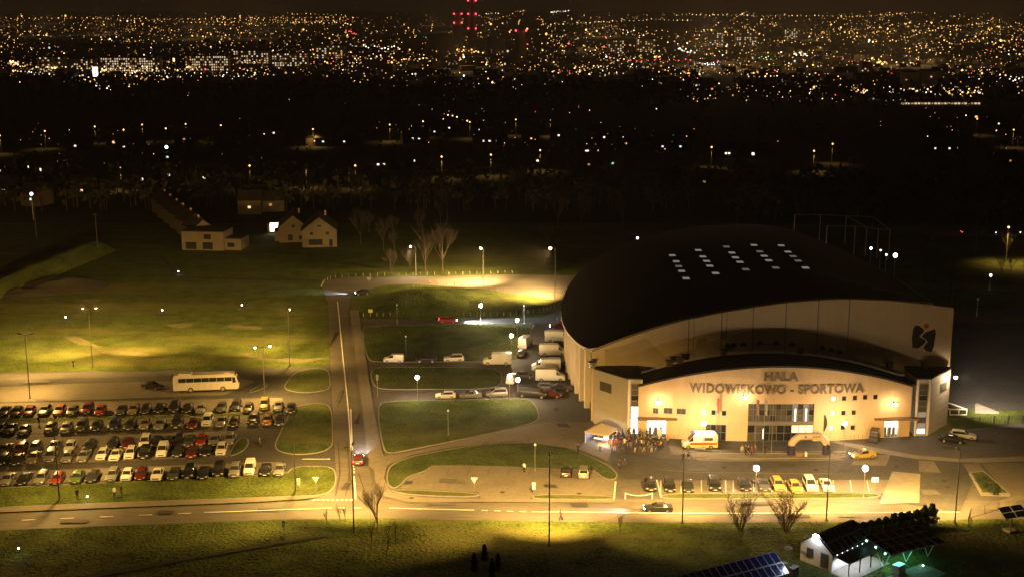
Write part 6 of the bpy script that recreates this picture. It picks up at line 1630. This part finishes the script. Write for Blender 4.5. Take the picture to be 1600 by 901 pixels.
# ---- city lights: one mass of lamps lying on the rising ground
lm = MB(); lm_n = 0
def city_light(px, py, r_px, c, hz=None):
    p = at_terrain(px, py) if py < 175 else G(px, py, 6)
    D = (p - Vector((0, 0, CAMH))).length; r = r_px * D / F
    z = p.z + rc.uniform(4, 8) + r
    b = len(lm.v); mi = LKEY.index(c)
    for v in ((1, 0, 0), (-1, 0, 0), (0, 1, 0), (0, -1, 0), (0, 0, 1), (0, 0, -1)): lm.v.append((p.x + v[0] * r, p.y + v[1] * r, z + v[2] * r))
    for f in ((0, 2, 4), (2, 1, 4), (1, 3, 4), (3, 0, 4), (2, 0, 5), (1, 2, 5), (3, 1, 5), (0, 3, 5)): lm.f.append(tuple(b + i for i in f)); lm.m.append(mi)
def pick(t): 
    a = rc.random()
    return 'amber' if a < .7 * t else ('warm' if a < .7 * t + .2 else ('white' if a < .965 else ('cold' if a < .985 else 'red')))
def dim(c):
    a = rc.random()
    return c if c not in ('amber', 'warm', 'white', 'cold') or a < .3 else (c + '2' if a < .68 else c + '3')
def size(): return min(2.2, .5 + rc.expovariate(3.4))
def field(n, x0, x1, y0, y1, t=1.0, pw=1.0, k=1.0, thr=-.25):
    c = 0
    while c < n:
        x, y = rc.uniform(x0, x1), y0 + (y1 - y0) * rc.random() ** pw
        if noise.noise((x * .012, y * .05, 5.5)) < thr + rc.uniform(-.2, .2): continue
        city_light(x, y, size() * k, dim(pick(t))); c += 1
field(480, 0, 560, 28, 62, 1.2, 1.0, .85)
field(380, 0, 560, 62, 135, .9, 1.0, 1.0)
field(260, 500, 900, 30, 110, 1.1)
field(640, 900, 1600, 22, 60, 1.2, 1.0, .9)
field(900, 860, 1600, 50, 130, .95, .9)
field(280, 540, 1100, 85, 150, .6)
field(240, 1060, 1600, 115, 175, .7)
field(90, 20, 300, 105, 140, .8, 1.0, 1.2)
field(50, 0, 1600, 150, 235, .7, 1, .6)
field(60, 620, 1090, 178, 258, .9, 1, .55, -.5)
field(34, 0, 420, 190, 300, .9, 1, .5, -.5)
field(18, 1440, 1600, 180, 260, .9, 1, .55, -.5)
field(60, 300, 560, 80, 128, .6)
for i in range(1500):
    x, y = rc.uniform(0, 1600), rc.uniform(23, 122)
    if noise.noise((x * .01, y * .045, 2.5)) < rc.uniform(-.5, .1): continue
    city_light(x, y, rc.uniform(.4, .75), rc.choice(['amber3', 'amber2', 'amber2', 'warm3', 'warm2', 'amber']))
def string(p, n, c='amber', r=.9, j=1.2):
    L = [0]
    for a, b in zip(p, p[1:]): L.append(L[-1] + math.dist(a, b))
    for i in range(n):
        d = L[-1] * i / (n - 1); k = next(q for q in range(1, len(L)) if d <= L[q] + 1e-6); u = (d - L[k - 1]) / (L[k] - L[k - 1])
        city_light(p[k - 1][0] + (p[k][0] - p[k - 1][0]) * u + rc.uniform(-j, j), p[k - 1][1] + (p[k][1] - p[k - 1][1]) * u + rc.uniform(-j * .5, j * .5), r * rc.uniform(.6, 1.15), c if rc.random() < .55 or c + '2' not in LC else c + '2')
string([(0, 32), (130, 32), (300, 34), (540, 37)], 60); string([(240, 34), (540, 30)], 34); string([(450, 24), (540, 27)], 14); string([(280, 38), (540, 40)], 40)
string([(1310, 31), (1440, 22)], 24); string([(1060, 26), (1300, 28)], 36, 'warm'); string([(1390, 72), (1480, 45), (1530, 42)], 30); string([(1470, 62), (1490, 76), (1530, 70), (1545, 50)], 22); string([(1550, 72), (1600, 68)], 9)
string([(760, 40), (800, 24)], 10); string([(810, 42), (812, 34)], 5, 'amber', .8, .3); string([(838, 33), (848, 34), (849, 44)], 9, 'amber', .8, .3); string([(853, 42), (1020, 34), (1080, 36)], 34, 'warm')
string([(647, 50), (645, 56), (650, 62)], 6, 'amber', .7, .2); string([(676, 42), (674, 52)], 5, 'amber', .8, .2); string([(745, 27), (770, 33)], 10, 'amber', .8); string([(540, 52), (556, 58)], 8, 'red', .9)
string([(860, 22), (890, 20)], 12, 'white', 1.2, 2); string([(760, 24), (778, 24)], 5, 'white', 1.0); string([(805, 21), (820, 20)], 6, 'warm', 1.0)
string([(693, 83), (752, 90)], 26, 'amber', 1.3, 3); string([(692, 84), (700, 86)], 4, 'warm', 2.2, 1.5); string([(545, 79), (625, 82)], 20, 'white', 1.1, 3); string([(552, 98), (672, 102)], 26, 'warm', 1.1, 4)
string([(900, 122), (1000, 96)], 26, 'warm', 1.1, 3); string([(1408, 151), (1532, 153)], 26, 'warm', 1.25, 1.2); string([(1408, 155), (1535, 160)], 26, 'white', 1.2, 3); string([(1470, 156), (1520, 162)], 24, 'amber', 1.5, 3); string([(1322, 146), (1350, 158)], 26, 'warm', 1.5, 5); string([(1380, 146), (1395, 157)], 14, 'white', 1.2, 2)
string([(975, 103), (1080, 102)], 12, 'red', .9, 1.5); string([(1085, 110), (1125, 108)], 16, 'cold', 1.1, 1.2); string([(1060, 84), (1090, 90)], 14, 'white', 1.5, 3); string([(1240, 92), (1262, 94)], 12, 'white', 1.3, 2); string([(1185, 98), (1205, 99)], 6, 'green', 1.0, 1)
string([(13, 107), (30, 109)], 12, 'warm', 1.5, 2); string([(35, 112), (110, 118)], 16, 'warm', 1.2, 3); string([(40, 124), (85, 124)], 14, 'white', 1.0, 1); string([(118, 130), (150, 142)], 14, 'warm', 1.4, 6); string([(150, 146), (175, 150)], 10, 'white', 1.2, 2); string([(160, 118), (300, 118)], 34, 'warm', 1.2, 4); string([(205, 126), (400, 128)], 24, 'white', .9, 3); string([(196, 146), (214, 146)], 5, 'warm', 1, 2)
string([(1360, 104), (1430, 108)], 12, 'warm', 1.2, 4); string([(1372, 107), (1384, 109)], 6, 'amber', 1.8, 2); string([(1160, 127), (1215, 132)], 12, 'warm', 1.3, 3); string([(1560, 128), (1600, 135)], 9, 'white', 1.3, 4)
o = lm.build('city_lights', [LC[k] for k in LKEY], kind='stuff')
# ---- apartment blocks with single lit windows, the power station, a few lit halls
WMESH = {}
def wmesh(w, h, c):
    k = (w, h, c)
    if k not in WMESH: b = MB(); b.box((0, 0, 0), (w, .2, h)); WMESH[k] = b.mesh('window', LC[c])
    return WMESH[k]
BW = {'warm': CE('flat window warm', (1, .7, .38), .95), 'amber': CE('flat window amber', (1, .52, .2), .5), 'white': CE('flat window white', (1, .86, .66), 1.1)}
def block(px0, px1, py_top, py_base, label, fl, cols, p_lit, wall='render'):
    a = G(px0, py_base); b_ = G(px1, py_base); W = (b_ - a).length; D = a.y
    H = (py_base - py_top) / scale_at(py_base) * 1.0
    t = thing('apartment_block', (a + b_) / 2, label, 'apartment block', 'apartment blocks of the city', 0)
    m = MB(); m.box((0, 7, H / 2), (W, 14, H)); m.build('wall', M[wall], t)
    m = MB(); m.box((0, 7, H + .6), (W * .96, 12, 1.2)); m.build('roof', M['tile'], t)
    for i in range(cols):
        for j in range(fl):
            if rc.random() > p_lit: continue
            w = W / cols * .5; h = H / fl * .55
            k = rc.choice(['warm', 'warm', 'amber', 'white'])
            key = (round(w, 2), round(h, 2), k)
            if key not in WMESH: bb = MB(); bb.box((0, 0, 0), (w, .2, h)); WMESH[key] = bb.mesh('window', BW[k])
            o = link('window', WMESH[key], t); o.location = (-W / 2 + W * (i + .5) / cols, -.12, H * (j + .5) / fl)
for q in ((158, 250, 91, 113, 'long apartment block full of lit windows behind the bright white screen', 6, 26, .62), (290, 357, 88, 111, 'long apartment block with lit windows beyond the pale church tower', 6, 20, .55), (58, 100, 90, 114, 'dim apartment tower with scattered windows before the city', 7, 10, .3), (108, 146, 93, 112, 'dark apartment block beside the bright white screen', 6, 10, .28), (365, 420, 80, 100, 'apartment block with amber windows in the middle of the left city'.replace('left ', 'lower '), 6, 14, .5), (425, 480, 84, 104, 'apartment block with scattered windows below the amber street row', 6, 14, .4), (490, 540, 72, 92, 'apartment block with a few windows near the power station', 6, 12, .4),
          (1412, 1434, 114, 146, 'dark tower block with a red roof lamp above the lit car showrooms', 10, 4, .04), (1440, 1472, 112, 146, 'dark tower block with two columns of white windows', 10, 6, .12), (1108, 1130, 52, 74, 'slab block with dim windows on the city slope', 8, 6, .4), (1150, 1182, 50, 72, 'wide slab block with dim windows on the city slope', 8, 8, .4), (1225, 1246, 45, 66, 'tall slab block with amber windows on the city slope', 9, 6, .45), (950, 975, 64, 84, 'slab block with few lit windows near the single chimney', 7, 7, .35), (995, 1024, 62, 82, 'slab block with lit windows on the near city slope', 7, 7, .4), (1345, 1362, 100, 122, 'dark slab block before the city slope', 7, 4, .1)):
    block(*q)
def tall(px, py_top, py_base, r0, r1, label, name, lights=(), prof=None, cat='chimney'):
    p = G(px, py_base); H = (py_base - py_top) / scale_at(py_base)
    t = thing(name, p, label, cat, 'power station')
    b = MB()
    b.lathe(prof(H) if prof else [(r0, 0), (r0 * .7 + r1 * .3, H * .4), (r1, H), (r1 * .8, H), (r1 * .8, H - 2)], (0, 0, 0), 20); b.build('shaft', M['concrete'], t, smooth=50)
    for k in lights:
        for a in (-.7, .7):
            b = MB(); rr = 1.35; b.ball((a * r1 * 1.8, -r1 - 1, H * k), rr, 8, 5); b.build('warning_lamp', LC['red'], t)
tall(738, 2, 84, 9, 5, 'tallest chimney with red warning lamps over the power station', 'chimney', (.985, .74, .47))
tall(716, 22, 84, 8, 5, 'second chimney with red warning lamps over the power station', 'chimney', (.98, .76))
tall(814, 48, 92, 8, 6, 'lone chimney with one red lamp beside the power station', 'chimney', (.98,))
hyper = lambda r: (lambda H: [(r, 0), (r * .78, H * .35), (r * .66, H * .7), (r * .7, H), (r * .62, H)])
for px, top_, base_, r, lab in ((688, 55, 86, 30, 'pale cooling tower at the edge of the power station'), (752, 62, 86, 26, 'dim cooling tower behind the amber lit yard'), (771, 60, 86, 26, 'dim cooling tower at the far end of the power station')):
    tall(px, top_, base_, r, r, lab, 'cooling_tower', (), hyper(r), 'cooling tower')
p = G(150, 124); t = thing('lit_screen', p, 'tall dazzling white lit screen among the city blocks', 'screen'); w_ = 8 / scale_at(124); h_ = 19 / scale_at(124)
b = MB(); b.box((0, 0, h_ / 2), (w_, 1, h_)); b.build('panel', M['frame'], t); b = MB(); b.box((0, -.6, h_ * .55), (w_ * .95, .2, h_ * .85)); b.build('screen', CE('screen light', (.9, .95, 1), 6), t)
p = G(273, 111); t = thing('church_tower', p, 'pale lit church tower between two long apartment blocks', 'tower'); k = 1 / scale_at(111)
b = MB(); b.box((0, 0, 8 * k), (4 * k, 4 * k, 16 * k)); b.build('shaft', M['render'], t); b = MB(); b.lathe([(2.6 * k, 16 * k), (.1, 24 * k)], (0, 0, 0), 4); b.build('spire', M['tile'], t); b = MB(); b.box((0, -2.1 * k, 17 * k), (2.6 * k, .3, 5 * k)); b.build('lit_belfry', LC['warm'], t)
p = G(1470, 165); t = thing('car_showroom', p, 'long brightly lit low building row below the two tower blocks', 'building'); k = 1 / scale_at(165)
b = MB(); b.box((0, 8 * k, 4 * k), (126 * k, 14 * k, 8 * k)); b.build('wall', M['render'], t); b = MB(); b.box((0, 8 * k, 8.3 * k), (128 * k, 15 * k, .8)); b.build('roof', M['tile'], t)
for i in range(24):
    b = MB(); b.box(((-60 + i * 5.2) * k, .9 * k, 3 * k), (3.6 * k, .3, 2.4 * k)); b.build('shop_window', BW['warm'] if i % 3 else BW['amber'], t)
# ---- dark woodland between the suburb and the city: trees as masses
def tree_card_mass(name, n, region, hmin, hmax, seed):
    rg = random.Random(seed); b = MB()
    for i in range(n):
        px, py = rg.uniform(region[0], region[2]), rg.uniform(region[1], region[3])
        p = G(px, py); h = rg.uniform(hmin, hmax); w_ = h * .3
        b.tube((p.x, p.y, 0), (p.x, p.y, h * .55), .25, .12, 4, caps=False)
        for k in range(11):
            a = rg.uniform(0, 6.28); rr = w_ * rg.random() ** .5; z = h * rg.uniform(.35, .95); c = Vector((p.x + rr * math.cos(a), p.y + rr * math.sin(a), z))
            s = h * .14 * rg.uniform(.6, 1.2)
            q = [c + Vector((rg.uniform(-1, 1), rg.uniform(-1, 1), rg.uniform(-1, 1))) * s for _ in range(4)]
            for f in ((0, 1, 2), (0, 2, 3), (1, 2, 3)): b.face([q[i2] for i2 in f])
    return b.build(name, M['wood'], kind='stuff')
tree_card_mass('woodland', 620, (-60, 136, 1660, 178), 10, 17, 31)
tree_card_mass('woodland', 420, (-60, 285, 1700, 330), 7, 12, 32)
tree_card_mass('woodland', 200, (1150, 300, 1700, 350), 6, 12, 34)
tree_card_mass('woodland', 330, (-60, 192, 1660, 264), 5, 9, 36)
cb = MB()                                              # roofs and walls of the far town, one mass
for i in range(900):
    px, py = rc.uniform(-20, 1620), 30 + 112 * rc.random() ** .8
    if 78 < py < 118 and px < 560: continue
    p = at_terrain(px, py); h = rc.choice([4, 5, 5, 6, 7]); w_, d_ = rc.uniform(8, 18), rc.uniform(8, 12)
    cb.box((p.x, p.y, p.z + h / 2 - 1), (w_, d_, h + 2), rc.uniform(-.5, .5))
cb.build('town_buildings', M['house'], kind='stuff')
for i in range(34):                                    # points added to spread a glow over the town and its haze
    px, py = rc.uniform(0, 1600), 36 + 80 * rc.random()
    if px < 640 and py > 62: py = 40 + py * .2
    p = at_terrain(px, py); ld = bpy.data.lights.new('town_glow', 'POINT'); ld.energy = 52000 * rc.uniform(.5, 1.5); ld.color = (1, .6, .24); ld.shadow_soft_size = 2.0
    o = bpy.data.objects.new('town_glow', ld); C.objects.link(o); o.location = (p.x, p.y, p.z + 26)
src = [o for o in C.objects if o.name.startswith('leafless_tree') and o.parent is None and o.get('group') == 'trees behind the loop road']
for i in range(18):
    px, py = rc.uniform(540, 990), rc.uniform(340, 395)
    if px > 860: py = rc.uniform(330, 360)
    o = copy_tree(src[i % len(src)]); o.location = G(px, py); o.rotation_euler = (0, 0, rc.uniform(0, 6)); k = rc.uniform(.55, 1.0); o.scale = tuple(q * k for q in o.scale)
    o['label'] = f'bare tree in the dark wood behind the loop road'; o['group'] = 'bare trees in the dark wood'
for i in range(22):
    px, py = rc.uniform(1420, 1640), rc.uniform(395, 470)
    o = copy_tree(src[i % len(src)]); o.location = G(px, py); o.rotation_euler = (0, 0, rc.uniform(0, 6)); k = rc.uniform(.35, .7); o.scale = tuple(q * k for q in o.scale)
    o['label'] = 'bare tree in the dark park behind the hall'; o['group'] = 'bare trees behind the hall'
# ================================================================== AIR OVER THE CITY
hz = MB(); hz.box((0, 6900, 74), (19000, 14600, 150)); 
hm_ = bpy.data.materials.new('night haze'); hm_.use_nodes = True
n_ = hm_.node_tree.nodes; n_.remove(n_['Principled BSDF'])
pv_ = n_.new('ShaderNodeVolumePrincipled'); pv_.inputs['Color'].default_value = (.9, .88, .85, 1); pv_.inputs['Density'].default_value = 1.4e-4; pv_.inputs['Anisotropy'].default_value = .3
hm_.node_tree.links.new(pv_.outputs[0], n_['Material Output'].inputs['Volume'])
hz.build('haze', hm_, kind='stuff')
